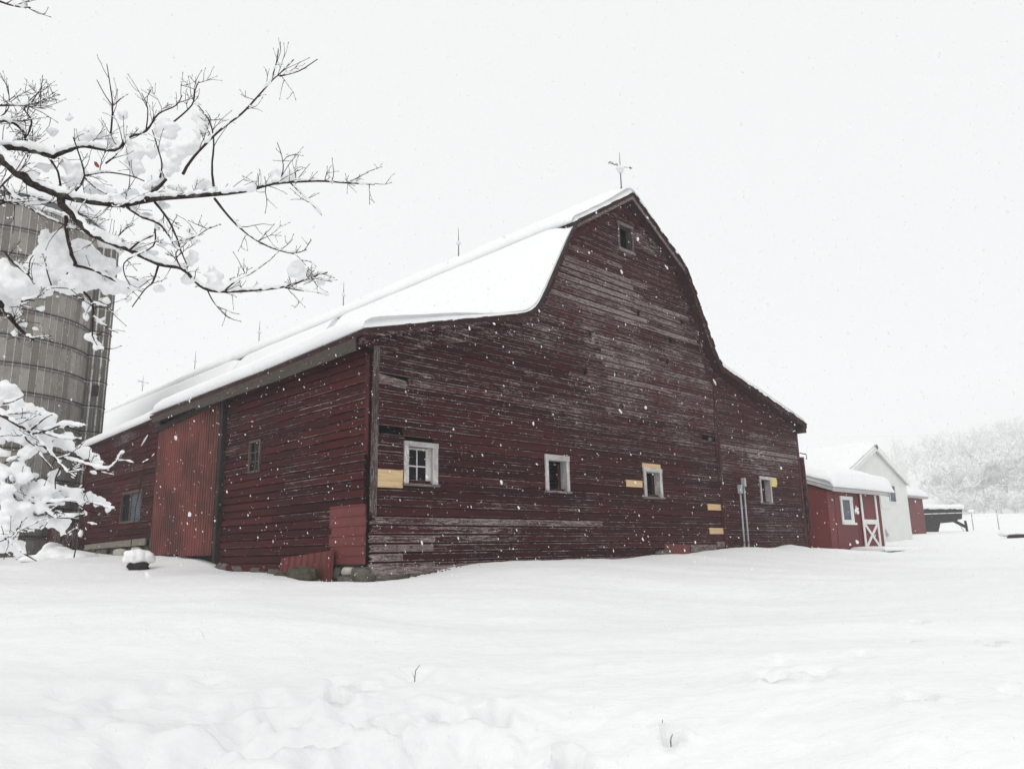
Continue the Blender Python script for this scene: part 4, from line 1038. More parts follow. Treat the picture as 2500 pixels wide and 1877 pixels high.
th.part('corner_trim', MB().box(S1-.05, S1+.02, TS-.03, TS-.004, -.5, 2.13), M['white_paint'])
th.part('fascia', MB().prism([(S0-.14,TS-.32,2.10),(S1+.27,TS-.32,2.10),(S1+.27,TS-.32,2.26),(S0-.14,TS-.32,2.26)], [(S0-.14,TS-.303,2.10),(S1+.27,TS-.303,2.10),(S1+.27,TS-.303,2.26),(S0-.14,TS-.303,2.26)]), M['grey_trim'])
# snow stuck beside the door
mb = MB()
for k in range(9): q = rock(25.05+random.uniform(-.14,.2), TS-.03, 1.45+random.uniform(-.22,.2), .07, .03, .06+random.random()*.05, k+80, 8, 0); mb.add(q.v, q.f)
th.part('stuck_snow', mb, M['snow'], smooth=True)
# snowy landing in front of the shed
P0 = px_ground(2200, 1345)
q0 = np.array([(P0-C0)@U, (P0-C0)@V])
s_l, z_l = fplane(2125, 1338, .2); s_r, z_r = fplane(2262, 1338, .2)
th = Thing('snowy_landing', 'low flat landing under a cushion of snow beside the shed door', 'landing', (s_l+2, -.5, -.2))
zd = min(BZ(s_l, -.3), BZ((s_l+s_r)/2, -.3), BZ(s_r, -.3))
th.part('deck', MB().box(s_l, s_r, -.30, .9, zd-.4, zd+.06), M['dark'])
th.part('snow', frame_snow((-.40, zd+.065), (1.0, zd+.09), s_l-.1, s_r+.1, .17, 14.0, 30, .06, .02), M['snow'], smooth=True)

# ------------------------------------------------------------------ white building
TW = 5.0
def fp(x, y): return fplane(x, y, TW)
pk = fp(2133, 1096); re = fp(2212, 1181); rb = fp(2224, 1318)
WS1 = re[0]-.05; WC = pk[0]; WS0 = 2*WC-WS1; ZE_, ZP = re[1]-.05, pk[1]-.05; LEN = 26.0
th = Thing('white_building', 'white steel-sided gabled building behind the red shed', 'building', (WC, TW, .2))
mb = MB(); G = [(WS0, -.3), (WS1, -.3), (WS1, ZE_), (WC, ZP), (WS0, ZE_)]
mb.prism([(s, TW, z) for s, z in G], [(s, TW+LEN, z) for s, z in G]); th.part('wall', mb, M['white_steel'])
mb = MB(); s = WS0+.35
while s < WS1-.5:
    zt = min(ZE_ + (ZP-ZE_)*(1-abs(s-WC)/(WC-WS0)), 99)
    mb.box(s-.012, s+.012, TW-.006, TW, -.3, zt-.1); s += 2.4
th.part('wall_rib', mb, M['white_steel'], kind='stuff')
ls, lz = fp(2137, 1168)
th.part('band_trim', MB().box(WS0, WS1, TW-.03, TW-.016, ZE_-.06, ZE_+.02), M['white_paint'])
ov = .16
sl = (ZP-ZE_)/(WS1-WC)
for sg in (-1, 1):
    e_s = WC+sg*(WS1-WC+ov); e_z = ZE_-sl*ov
    q = [(WC, ZP+.02), (e_s, e_z+.02), (e_s, e_z+.12), (WC, ZP+.12)]
    rf = th.part('roof', MB().prism([(s, TW-ov, z) for s, z in q], [(s, TW+LEN+ov, z) for s, z in q]), M['white_steel'])
    q = [(WC, ZP-.06), (e_s, e_z-.06), (e_s, e_z+.10), (WC, ZP+.10)]
    th.part('barge_board', MB().prism([(s, TW-ov-.03, z) for s, z in q], [(s, TW-ov-.002, z) for s, z in q]), M['white_steel'], parent=rf)
wb = [(WC-(WS1-WC+ov)+.02, ZE_-sl*ov+.13), (WC, ZP+.135), (WC+(WS1-WC+ov)-.02, ZE_-sl*ov+.13)]
wt = [(wb[0][0]-.04, wb[0][1]+.02), (wb[0][0]-.1, wb[0][1]+.25), (wb[0][0]+.15, wb[0][1]+.52), (WC-.5, ZP+.35), (WC, ZP+.62), (WC+.5, ZP+.35), (wb[2][0]-.15, wb[2][1]+.42), (wb[2][0]+.08, wb[2][1]+.25), (wb[2][0]+.04, wb[2][1]+.02)]
th.part('roof_snow', snow_sheet(wb, wt, TW-ov, TW+LEN+ov, 40, 30, .04, 51, sagf=False), M['snow'], smooth=True)
# ornament at the peak
orn = MB()
for k, (dx, dz) in enumerate(((0,.12),(-.1,0),(.1,0),(0,-.1))):
    orn.tube([(WC+dx*.8+.055*math.cos(a), TW-ov-.05, ZP+.14+dz*.8+.055*math.sin(a)) for a in np.linspace(0, 6.283, 11)], .013, 4)
th.part('peak_ornament', orn, M['iron'])
# window, two sashes
x0, z1 = fp(2158, 1184); x1, z0 = fp(2187, 1225)
wn = th.part('window', MB().box(x0-.08, x0, TW-.05, TW-.016, z0, z1).box(x1, x1+.08, TW-.05, TW-.016, z0, z1).box(x0-.08, x1+.08, TW-.05, TW-.016, z1, z1+.08).box(x0-.08, x1+.08, TW-.06, TW-.016, z0-.07, z0), M['white_paint'])
xm = lerp(x0, x1, .42)
th.part('pane', MB().box(x0, xm-.03, TW-.03, TW-.018, z0, z1), M['glass_grey'], parent=wn); th.part('pane', MB().box(xm+.03, x1, TW-.03, TW-.018, z0, z1), M['glass_grey'], parent=wn)
th.part('mullion', MB().box(xm-.03, xm+.03, TW-.045, TW-.016, z0, z1), M['white_paint'], parent=wn)
vx, vz = fp(2162, 1300); th.part('vent_flap', MB().prism([(vx,TW-.02,vz-.2),(vx+.3,TW-.02,vz-.2),(vx,TW-.02,vz+.25)], [(vx,TW-.16,vz-.2),(vx+.3,TW-.1,vz-.2),(vx,TW-.03,vz+.25)]), M['grey_trim'])
bx0, bz0 = fp(2152, 1241); bx1, bz1 = fp(2166, 1212); th.part('hatch', MB().box(bx0, bx1+.2, TW-.035, TW-.016, bz0, bz1), M['white_steel'])

# ------------------------------------------------------------------ second red shed
TR = 8.0
a0 = fplane(2224, 1307, TR); a1 = fplane(2263, 1307, TR); zt = fplane(2240, 1217, TR)[1]
th = Thing('far_red_shed', 'low red shed with flat snow-laden roof beyond the white building', 'shed', (a0[0], TR, a0[1]))
zb = a0[1]
th.part('wall', MB().box(a0[0], a1[0], TR, TR+3.0, zb-.8, zt), M['shed_red'])
th.part('corner_trim', MB().box(a0[0]+.05, a0[0]+.12, TR-.02, TR-.003, zb-.8, zt-.01), M['shed_red'])
th.part('roof', MB().box(a0[0]-.9, a1[0]+.45, TR-.3, TR+3.3, zt+.003, zt+.14), M['grey_trim'])
th.part('roof_snow', frame_snow((TR-.34, zt+.145), (TR+3.3, zt+.30), a0[0]-.95, a1[0]+.5, .5, 24.0, 26), M['snow'], smooth=True)

# ------------------------------------------------------------------ black gooseneck trailer
DT = 76.0
def tp(x, y): return at_r(x, y, DT)
o_ = tp(2300, 1306); axis = np.array([math.cos(math.atan2(o_[0], o_[1])), -math.sin(math.atan2(o_[0], o_[1])), 0]); back = np.array([o_[0], o_[1], 0])/math.hypot(o_[0], o_[1])
th = Thing('gooseneck_trailer', 'black gooseneck trailer with snow on top and white stripe', 'trailer', o_, 'world')
def T3(x, y, dep=0.0):
    P = tp(x, y); k = (P-o_)@axis; return o_ + axis*k + back*dep + np.array([0, 0, P[2]-o_[2]])
def slab(pxs, d0_, d1_): return MB().prism([T3(x, y, d0_) for x, y in pxs], [T3(x, y, d1_) for x, y in pxs])
th.part('body', slab([(2240,1305),(2289,1305),(2296,1276),(2327,1273),(2349,1265),(2349,1240),(2345,1237),(2240,1239)], 0, 2.1), M['black_paint'])
th.part('stripe', slab([(2240,1254),(2349,1250.5),(2349,1252.2),(2240,1256)], -.02, -.003), M['white_paint'], label='white stripe')
mb = MB()
for x in (2275, 2292, 2312, 2331): mb.add(*(lambda q: (q.v, q.f))(slab([(x,1241),(x+1.4,1241),(x+1.4,1266),(x,1266)], -.03, -.002)))
th.part('side_rib', mb, M['black_paint'])
arm = MB(); arm.bar(T3(2327,1269,.8), T3(2362,1287,.8), .16, .24); arm.bar(T3(2327,1269,1.3), T3(2362,1287,1.05), .16, .24)
th.part('neck', arm, M['black_paint'])
th.part('coupler', MB().tube([T3(2357,1270,.95), T3(2362,1296,.95)], .10, 10).tube([T3(2361,1296.5,.95), T3(2365,1297,.95)], .12, 8), M['black_paint'])
th.part('safety_chain', MB().tube([T3(2344,1279,.8), T3(2348,1288,.8), T3(2353,1294,.8), T3(2356,1300,.8)], .02, 4).tube([T3(2356,1282,.85), T3(2363,1288,.85), T3(2361,1294,.85)], .02, 4), M['iron'])
# snow on the trailer
mb = MB()
for k in range(14):
    x = 2242+k*7.8
    for dd in (.35, 1.05, 1.75): q = rock(*T3(x, 1237.5, dd), .22, .5, .20 + .05*random.random(), k+100, 12, .5); mb.add(q.v, q.f)
th.part('snow_load', remeshed(mb, 'snow_load', M['snow'], .06, 5), M['snow'])
# fence panel beyond the trailer
P = at_r(2372, 1278, 92)
th = Thing('rail_fence', 'short stretch of pale rail fence beyond the trailer', 'fence', P, 'world')
ax2 = axis
for k in (.1, 2.3): q = P+ax2*k; th.part('post', MB().box(q[0]-.035, q[0]+.035, q[1]-.035, q[1]+.035, P[2]-.8, P[2]+1.2), M['hazelgrey'])
for z in (.55, .9): th.part('rail', MB().bar(P-ax2*.2+np.array([0,0,z]), P+ax2*2.35+np.array([0,0,z+.04]), .06, .11), M['wire'])
th.part('snow_cap', rock(P[0]+.1*ax2[0], P[1]+.1*ax2[1], P[2]+1.25, .34, .3, .16, 4, 10, 0), M['snow'], smooth=True)
# low dark trough at the right edge
a = at_r(2462, 1309, 47); b = at_r(2560, 1306, 47)
th = Thing('low_dark_trough', 'low dark wooden edge half buried in snow at the far right', 'trough', (a[0], a[1], a[2]-.2), 'world')
mb = MB().prism([a+[0,0,-.3], b+[0,0,-.3], b+[0,0,.10], a+[0,0,.06]], [a+back*1.2+[0,0,-.3], b+back*1.2+[0,0,-.3], b+back*1.2+[0,0,.10], a+back*1.2+[0,0,.06]])
th.part('edge', mb, M['dark'])
mb = MB()
for k in range(8): c_ = lerp(a, b, k/7)+back*.6; q = rock(c_[0], c_[1], c_[2]+.12, .32, .6, .13, k+140, 10, .3); mb.add(q.v, q.f)
th.part('snow', remeshed(mb, 'trough_snow', M['snow'], .06, 5), M['snow'])

# ------------------------------------------------------------------ power lines
for (pA, dA, pB, dB, sagz, lab) in (((1958,1063), 90, (2530,1044), 40, .25, 'upper snow-coated wire crossing the pale sky at right'), ((2215,1186), 95, (2530,1178), 62, .15, 'lower snow-coated wire crossing in front of the wood')):
    a = at_r(*pA, dA); b = at_r(*pB, dB); d_ = (b-a)/np.linalg.norm(b-a); a = a-d_*12; b = b+d_*10
    mb = MB().tube([lerp(a, b, k/24)-np.array([0, 0, sagz*math.sin(math.pi*k/24)]) for k in range(25)], .013, 5)
    solo('power_line', mb, M['wire'], lab, 'power line', 'power lines at right')

# ------------------------------------------------------------------ the stave silo
RS, D_S, AZ_S = 3.2, 36.6, R(-34.35)
SC = np.array([D_S*math.sin(AZ_S), D_S*math.cos(AZ_S), 0.0]); Z0S, Z1S = -.2, 13.5
silo = Thing('concrete_silo', 'tall grey concrete stave silo with snow dome left of the barn', 'silo', (SC[0], SC[1], -.2), 'world')
silo.part('core', MB().lathe([(RS-.016, Z0S-.6), (RS-.016, Z1S)], (SC[0], SC[1], 0), 144), M['mortar'], smooth=True)
NC, NRW = 72, 13; RH = (Z1S-Z0S)/NRW; da = 2*math.pi/NC
sv = MB(); gap = .017/RS
for k in range(4):
    a = -da/2+gap+(da-2*gap)*k/3
    for r_ in (RS-.05, RS+random.uniform(-.004,.004)):
        for z in (-RH/2+.012, RH/2-.012): sv.v.append((r_*math.cos(a), r_*math.sin(a), z))
for k in range(3):
    i, j = 4*k, 4*(k+1); sv.f += [(i+2, j+2, j+3, i+3), (i+3, j+3, j+1, i+1), (i, j, j+2, i+2)]
sv.f += [(0, 2, 3, 1), (12, 13, 15, 14)]
sme = sv.mesh('stave', M['stave'])
toc = math.atan2(-SC[1], -SC[0]); rest = MB()
vis = []
for c_ in range(NC):
    a = toc+(c_-NC/2)*da
    dlt = math.degrees((a-toc+math.pi) % (2*math.pi)-math.pi)
    for r_ in range(NRW):
        # staves facing the camera and inside the picture
        if -14 < dlt < 96: vis.append((a, r_))
        else:
            ca, sa = math.cos(a), math.sin(a)
            rest.add([(SC[0]+x*ca-y*sa, SC[1]+x*sa+y*ca, z+Z0S+RH*(r_+.5)) for x, y, z in sv.v], sv.f)
for a, r_ in vis[:300]:
    o = bpy.data.objects.new('stave', sme); col.objects.link(o); o.parent = silo.root
    o.location = (0, 0, Z0S+RH*(r_+.5)+.2); o.rotation_euler = (0, 0, a)
for a, r_ in vis[300:]:
    ca, sa = math.cos(a), math.sin(a); rest.add([(SC[0]+x*ca-y*sa, SC[1]+x*sa+y*ca, z+Z0S+RH*(r_+.5)) for x, y, z in sv.v], sv.f)
silo.part('staves', rest, M['stave'], kind='stuff')
for r_ in range(NRW):
    z = Z0S+RH*(r_+.06)
    silo.part('hoop', MB().tube([(SC[0]+(RS+.012)*math.cos(a), SC[1]+(RS+.012)*math.sin(a), z+.012*math.sin(a*5+r_)) for a in np.linspace(0, 2*math.pi, 73)], .012, 5, False), M['dark'])
# unloading chute on the barn side
ca_ = math.atan2(C0[1]+V[1]*20-SC[1], C0[0]+V[0]*20-SC[0])
tang = AZ_S + math.asin(RS/D_S)             # azimuth of the right hand edge
CHR = 0.62
cdir = toc + R(80); CC = SC + np.array([math.cos(cdir), math.sin(cdir), 0])*(RS+.10)
ch = MB()
for r_ in range(NRW):
    for k in range(11):
        a = cdir-R(150)+R(300)*k/11; a2 = a+R(300)/11-.02
        pr = [(CC[0]+rr*math.cos(q), CC[1]+rr*math.sin(q)) for q in (a, a2) for rr in (CHR-.05, CHR)]
        z_a, z_b = Z0S+RH*r_+.01, Z0S+RH*(r_+1)-.01
        ch.prism([(*pr[0], z_a), (*pr[1], z_a), (*pr[3], z_a), (*pr[2], z_a)], [(*pr[0], z_b), (*pr[1], z_b), (*pr[3], z_b), (*pr[2], z_b)])
chute = silo.part('chute', ch, M['stave'], label='half-round concrete chute on the barn side')
silo.part('chute_core', MB().lathe([(CHR-.012, Z0S-.5), (CHR-.012, Z1S-.3)], (CC[0], CC[1], 0), 24), M['mortar'], parent=chute, smooth=True)
wd = toc+R(15)
wp = CC+np.array([math.cos(wd), math.sin(wd), 0])*(CHR+.01)
silo.part('chute_hatch', MB().box(wp[0]-.11, wp[0]+.11, wp[1]-.1, wp[1]+.02, 6.6, 7.05), M['dark'], parent=chute)
for r_ in range(0, NRW): silo.part('chute_hoop', MB().tube([(CC[0]+(CHR+.012)*math.cos(a), CC[1]+(CHR+.012)*math.sin(a), Z0S+RH*(r_+.06)) for a in np.linspace(cdir-2.3, cdir+2.3, 20)], .015, 4, False), M['dark'], parent=chute)
# dome
dome = [(RS+.10, Z1S-.05)]+[((RS+.10)*math.cos(q), Z1S+1.9*math.sin(q)) for q in np.linspace(.0, 1.5, 10)]
silo.part('dome_roof', MB().lathe(dome, (SC[0], SC[1], 0), 48), M['iron'], smooth=True)
mb = MB(); prof = [((RS+.13)*math.cos(q), Z1S+.5+1.75*math.sin(q)) for q in np.linspace(.02, 1.56, 14)]; prof = [(RS-.15, Z1S+.52), (RS+.10, Z1S+.36)]+prof
mb.lathe(prof, (SC[0], SC[1], 0), 60)
for i, (x, y, z) in enumerate(mb.v):
    k = mnoise.noise(Vector((x*1.1, y*1.1, z*1.1)))*.09+mnoise.noise(Vector((x*3.2, y*3.2, z*3.2)))*.04
    d_ = Vector((x-SC[0], y-SC[1], (z-Z1S)*1.2)).normalized(); mb.v[i] = (x+d_.x*k, y+d_.y*k, z+d_.z*k)
silo.part('dome_snow', mb, M['snow'], smooth=True, label='snow cap on the silo dome')
mb = MB()
for q in np.linspace(0, 6.28, 80): r__ = rock(SC[0]+(RS-.02)*math.cos(q), SC[1]+(RS-.02)*math.sin(q), Z1S+.02, .2, .2, .07+.05*random.random(), int(q*50), 8, 0); mb.add(r__.v, r__.f)
silo.part('rim_snow', mb, M['snow'], smooth=True)
q = rock(CC[0], CC[1], Z1S-.1, .8, .8, .5, 61, 14, .1); silo.part('chute_snow', q, M['snow'], parent=chute, smooth=True)
# low link room between silo and barn
LR_ = [(0.1, 17.66, -.2), (.1, 19.2, -.2)]
th = Thing('link_room', 'low red link room between barn end and silo', 'link room', (-.1, 18.6, 0))
th.part('wall', MB().box(-.55, 1.6, 17.75, 19.4, -.3, 1.35), M['trimz']); th.part('roof', MB().box(-.65, 1.7, 17.70, 19.45, 1.352, 1.42), M['soffit'])
th.part('roof_snow', frame_snow((17.70, 1.425), (19.45, 1.43), -.66, 1.7, .22, 77., 12), M['snow'], smooth=True)
#%%TREE
# ------------------------------------------------------------------ the tree at the left, its limbs reaching into view
K1 = 950/2212; K2 = 320/1181; K3 = 350/1453
def c1(P): return [(x*K1, y*K1) for x, y in P]
def c2(P): return [(x*K2, 930+y*K2) for x, y in P]
def c3(P): return [(x*K3, 600+y*K3) for x, y in P]
TR_X, TR_Y = -5.4, 4.3
tz = gh(TR_X, TR_Y)
tree = Thing('maple_tree', 'bare tree at left reaching snow-laden branches into view', 'tree', (TR_X, TR_Y, tz-.1), 'world')
def P3(x, y, d): return Vector(at_r(x, y, d))
LIMBS = []                                  # (3-d points, radii)
def limb(P, w0, w1, d0, d1, root=None, twigs=1.0, wig=0.02):
    n_ = len(P); pts = []; rad_ = []
    for i, (x, y) in enumerate(P):
        k = i/(n_-1); d = lerp(d0, d1, k) + wig*2*math.sin(i*2.1+x*.05)
        pts.append(P3(x, y, d)); rad_.append(max(.0022, lerp(w0, w1*.9, k**.7)/2*.92*d/F_PX))
    # smooth
    sp = []; sr = []
    for i in range(len(pts)-1):
        p0 = pts[max(0, i-1)]; p1 = pts[i]; p2 = pts[i+1]; p3 = pts[min(len(pts)-1, i+2)]
        for q in range(4):
            u_ = q/4
            v_ = 0.5*((2*p1)+(p2-p0)*u_+(2*p0-5*p1+4*p2-p3)*u_*u_+(3*p1-p0-3*p2+p3)*u_**3)
            j = min(rad_[i], rad_[i+1])*.10
            sp.append(v_+Vector((random.gauss(0, j), random.gauss(0, j), random.gauss(0, j)))); sr.append(lerp(rad_[i], rad_[i+1], u_)*random.uniform(.94, 1.08))
    sp.append(pts[-1]); sr.append(rad_[-1])
    if root is not None:
        rv_ = Vector(root); pre = [rv_.lerp(pts[0], k/5) for k in range(5)]
        sp = pre+sp; sr = [lerp(rad_[0]*1.5, rad_[0], k/5) for k in range(5)]+sr
    if min(q[1] for q in P) > 940: twigs *= .4
    LIMBS.append((sp, sr, twigs))
    return sp
trk = lambda z: (TR_X+.05*math.sin(z), TR_Y+.05*math.cos(z*1.3), z)
limb(c1([(0,895),(110,985),(200,1050),(330,1105),(480,1140),(680,1165),(800,1145),(880,1085),(945,1020)]), 27, 8, 5.0, 4.8, trk(3.4), .5)
limb(c1([(690,1162),(900,1130),(1170,1110),(1380,1090),(1560,1045),(1800,1030),(1960,1040),(2130,1050)]), 16, 3.0, 4.85, 4.6, None, 1.2)
limb(c1([(345,1105),(350,1160),(420,1230),(500,1320),(600,1370),(730,1420),(900,1500),(1030,1525),(1100,1590),(1190,1650),(1380,1655),(1620,1630),(1780,1570),(1860,1550)]), 20, 3.5, 4.95, 4.7, None, 1.0)
limb(c1([(0,835),(130,845),(230,870),(310,892)]), 16, 14, 5.2, 5.1, trk(3.7), .3)
limb(c1([(310,885),(400,850),(480,832),(650,855),(740,780),(830,745),(900,650),(1000,600),(1035,545)]), 13, 2.5, 5.1, 5.0, None, 1.0)
limb(c1([(1040,990),(1100,895),(1240,750),(1370,650),(1470,545),(1545,460),(1590,420),(1670,340)]), 8, 3, 4.8, 4.6, None, .8)
limb(c1([(1590,435),(1700,405),(1805,338)]), 4, 2.5, 4.62, 4.6, None, .2); limb(c1([(1545,455),(1570,360),(1585,285)]), 4, 2, 4.63, 4.6, None, .3)
limb(c1([(1215,1060),(1205,960),(1215,800),(1195,700),(1150,630),(1100,560),(1130,465)]), 7, 2, 4.75, 4.8, None, .8)
limb(c1([(375,1230),(380,1330),(410,1450),(425,1510),(345,1600)]), 9, 10, 5.0, 5.2, None, .2)
limb(c1([(425,1508),(540,1540),(700,1620),(760,1650)])+c3([(1340,430),(1450,470)]), 7, 3, 5.1, 5.0, None, .8)
limb(c1([(1220,1130),(1300,1230),(1380,1310),(1500,1390),(1650,1440),(1745,1420)]), 7, 2.5, 4.75, 4.7, None, 1.0)
limb(c1([(0,1140),(120,1160),(270,1240),(450,1310),(520,1345)]), 6, 2.5, 5.1, 5.0, trk(3.1), .8)
limb(c1([(0,1160),(60,1150),(200,1165),(290,1150)]), 5, 3, 5.3, 5.2, None, .6)
limb(c1([(0,1070),(20,1040),(90,970),(150,870)]), 4, 2, 4.6, 4.6, None, .4); limb(c1([(10,1050),(70,1110),(130,1145)]), 5, 3, 4.6, 4.7, None, .4)
limb(c1([(0,690),(60,690),(130,745),(150,810)]), 8, 6, 5.2, 5.15, trk(4.2), .6); limb(c1([(150,790),(180,690),(140,620),(180,560),(240,515)]), 5, 2, 5.2, 5.2, None, .8)
limb(c1([(0,600),(130,602),(255,620)]), 4, 2, 5.3, 5.2, trk(4.5), .6); limb(c1([(0,668),(50,610),(45,480)]), 4, 2, 5.3, 5.3, None, 1.0)
limb(c1([(0,10),(80,35),(175,45)]), 5, 3, 4.4, 4.3, trk(6.1), .1)
limb(c1([(630,760),(640,600),(625,480),(607,365)]), 5, 2, 5.05, 5.0, None, .5); limb(c1([(640,605),(590,530),(550,455)]), 3, 1.8, 5.0, 5.0, None, .3); limb(c1([(645,600),(690,560),(730,535)]), 3, 1.8, 5.0, 5.0, None, .2)
limb(c1([(980,700),(1090,600),(1110,510),(1130,465)]), 5, 2, 4.95, 4.9, None, .8); limb(c1([(830,745),(840,620),(805,530)]), 4, 2, 5.0, 5.0, None, .5)
limb(c1([(1645,1035),(1740,1130),(1780,1170),(1830,1225)]), 4, 2.2, 4.65, 4.6, None, .6); limb(c1([(1590,1035),(1610,960),(1600,880),(1575,810)]), 4, 2, 4.65, 4.65, None, .7)
limb(c1([(720,1175),(800,1230),(900,1270),(960,1340),(980,1380)]), 8, 4, 4.85, 4.8, None, .6); limb(c1([(880,1150),(950,1240),(1000,1340),(1030,1430),(1070,1520)]), 7, 3, 4.85, 4.75, None, .9)
limb(c1([(910,1010),(920,930),(890,820),(865,740)]), 5, 2.5, 4.8, 4.85, None, .5); limb(c1([(345,1060),(330,980),(290,910)]), 6, 5, 5.0, 5.1, None, .6)
limb(c1([(430,1085),(480,1000),(440,850),(415,780)]), 6, 3, 4.95, 5.0, None, .6); limb(c1([(480,1000),(600,980),(740,1000),(820,1030)]), 5, 3, 4.95, 4.9, None, .7)
limb(c1([(480,1010),(560,1080),(660,1115),(745,1070)]), 4, 2, 4.9, 4.85, None, .4); limb(c1([(600,930),(660,880),(700,800)]), 5, 3, 5.0, 5.0, None, .8)
limb(c1([(740,1420),(800,1370),(870,1340)]), 6, 4, 4.85, 4.8, None, .7); limb(c1([(900,1510),(870,1600),(820,1650)])+c3([(1340,620)]), 6, 3, 4.8, 4.8, None, .9)
limb(c1([(880,1300),(870,1400),(720,1480),(705,1550),(740,1620)]), 5, 2.5, 4.8, 4.8, None, .6); limb(c1([(1000,1370),(1100,1350),(1200,1290)]), 4, 2, 4.75, 4.7, None, 1.0)
limb(c1([(1030,1530),(1000,1440),(1060,1380),(1080,1300)]), 4, 2, 4.75, 4.75, None, .6); limb(c1([(1280,1650),(1350,1590),(1420,1560),(1520,1490)]), 5, 2, 4.7, 4.7, None, 1.0)
limb(c1([(1620,1635),(1700,1650),(1790,1660)])+[(800,722)], 4, 2, 4.7, 4.65, None, .8)
limb([(505,706),(520,735),(545,765),(560,777)], 4, 2, 4.75, 4.7, None, .7)
limb(c3([(0,560),(60,660),(130,760),(220,860),(340,955)]), 19, 5, 5.4, 5.2, trk(2.9), .6); limb(c3([(220,565),(300,545),(400,510),(520,430),(760,440)]), 5, 2, 5.2, 5.1, None, .9)
limb(c3([(50,60),(120,160),(230,250),(290,300),(350,390)]), 5, 4, 5.0, 5.0, None, .8); limb(c3([(290,290),(305,150),(350,90)]), 4, 2, 5.0, 5.0, None, .4); limb(c3([(520,400),(480,270),(465,180)]), 4, 2.5, 5.1, 5.0, None, .4)
limb(c3([(850,470),(915,540),(945,640),(940,780),(935,910)]), 6, 4, 5.1, 5.0, None, .8); limb(c3([(945,590),(1050,610),(1140,650)]), 3, 1.8, 5.0, 5.0, None, .6); limb(c3([(945,720),(1000,780),(1090,820)]), 3, 1.8, 5.0, 5.0, None, .5)
limb(c3([(935,910),(980,1000),(1040,1060)]), 3, 1.8, 5.0, 5.0, None, .4)
# lower cluster
limb(c2([(0,295),(150,390),(300,480),(400,590),(500,700),(600,810),(680,870)]), 8, 3, 5.0, 4.8, trk(2.2), .9)
limb(c2([(300,475),(450,440),(590,385),(680,410),(760,405)]), 5, 3, 4.9, 4.8, None, .5); limb(c2([(390,465),(540,515),(740,530)]), 3.5, 2, 4.85, 4.8, None, .5)
limb(c2([(220,445),(240,530),(330,600),(380,690),(480,800)]), 4, 2.2, 4.95, 4.9, None, .6)
limb(c2([(0,820),(70,840),(150,950),(210,1030),(330,1100),(410,1170),(480,1220),(620,1230),(760,1205)]), 10, 4, 5.2, 4.9, trk(1.7), .9)
limb(c2([(545,780),(500,880),(500,970)]), 4, 2.5, 4.85, 4.9, None, .4); limb(c2([(560,690),(720,735),(960,795),(1050,720),(1105,645)]), 4, 3, 4.9, 4.75, None, .4)
limb(c2([(0,1095),(70,1085),(120,1105),(200,1170),(330,1200)]), 5, 3, 5.2, 5.1, trk(1.4), .6); limb(c2([(420,1100),(600,1080),(780,1090),(900,1120),(1030,1155)]), 4, 2, 5.0, 4.8, None, .6)
limb(c2([(600,1050),(700,1110),(800,1170),(900,1195)]), 4, 2.5, 5.0, 4.9, None, .3); limb(c2([(120,1465),(210,1550),(330,1620)]), 4, 2, 4.9, 4.8, None, .4); limb(c2([(0,1380),(120,1465)]), 5, 4, 5.0, 4.9, trk(1.2), .4)
limb(c2([(40,740),(120,700),(200,680)]), 4, 2, 5.0, 5.0, None, .3); limb(c2([(280,440),(400,340),(470,305)]), 4, 2, 4.95, 4.9, None, .4); limb(c2([(30,205),(120,185),(210,140)]), 4, 2, 4.9, 4.9, None, .4)
limb([(5,762),(-40,735)], 24, 26, 5.4, 5.4, None, 0)

zz = np.linspace(tz-.3, tz+8.0, 12)
trunk = tree.part('trunk', MB().tube([(TR_X+.05*math.sin(z), TR_Y+.05*math.cos(z*1.3), z) for z in zz], [lerp(.30, .13, k/11)+(.10 if k == 0 else 0) for k in range(12)], 14), M['bark'], smooth=True)
twg = MB(); twsn = MB(); tips = []
def twig(p, d, L, r, depth):
    n_ = 4; pts = [p]; q = p.copy(); dd = d.normalized()
    for k in range(n_):
        dd = (dd + Vector((random.gauss(0, .16), random.gauss(0, .16), random.gauss(.03, .16)))).normalized()
        q = q + dd*L/n_; pts.append(q.copy())
    twg.tube(pts, [lerp(r, r*.45, k/n_) for k in range(n_+1)], 4)
    b = pts[-1]; twg.tube([b-dd*.004, b+dd*.007, b+dd*.013], [r*.5, r*.95, .0006], 4, False)   # bud
    tips.append(b)
    for k in range(n_):                      # a ridge of snow on the flatter lengths
        e_ = pts[k+1]-pts[k]
        if abs(e_.z) < e_.length*.75 and random.random() < .42:
            hh = random.uniform(.003, .0075); up_v = Vector((0, 0, r*.6+hh*.55))
            twsn.tube([pts[k]+up_v*.6, pts[k].lerp(pts[k+1], .5)+up_v, pts[k+1]+up_v*.6], [hh*.4, hh, hh*.4], 5)
    if depth > 0:
        for k in range(random.choice([1, 2, 2, 3])):
            i = random.randint(1, n_-1)
            sd_ = Vector((random.gauss(0, 1), random.gauss(0, .6), random.gauss(.3, .8)))
            twig(pts[i], dd*.7+sd_.normalized()*.75, L*random.uniform(.35, .65), r*.75, depth-1)
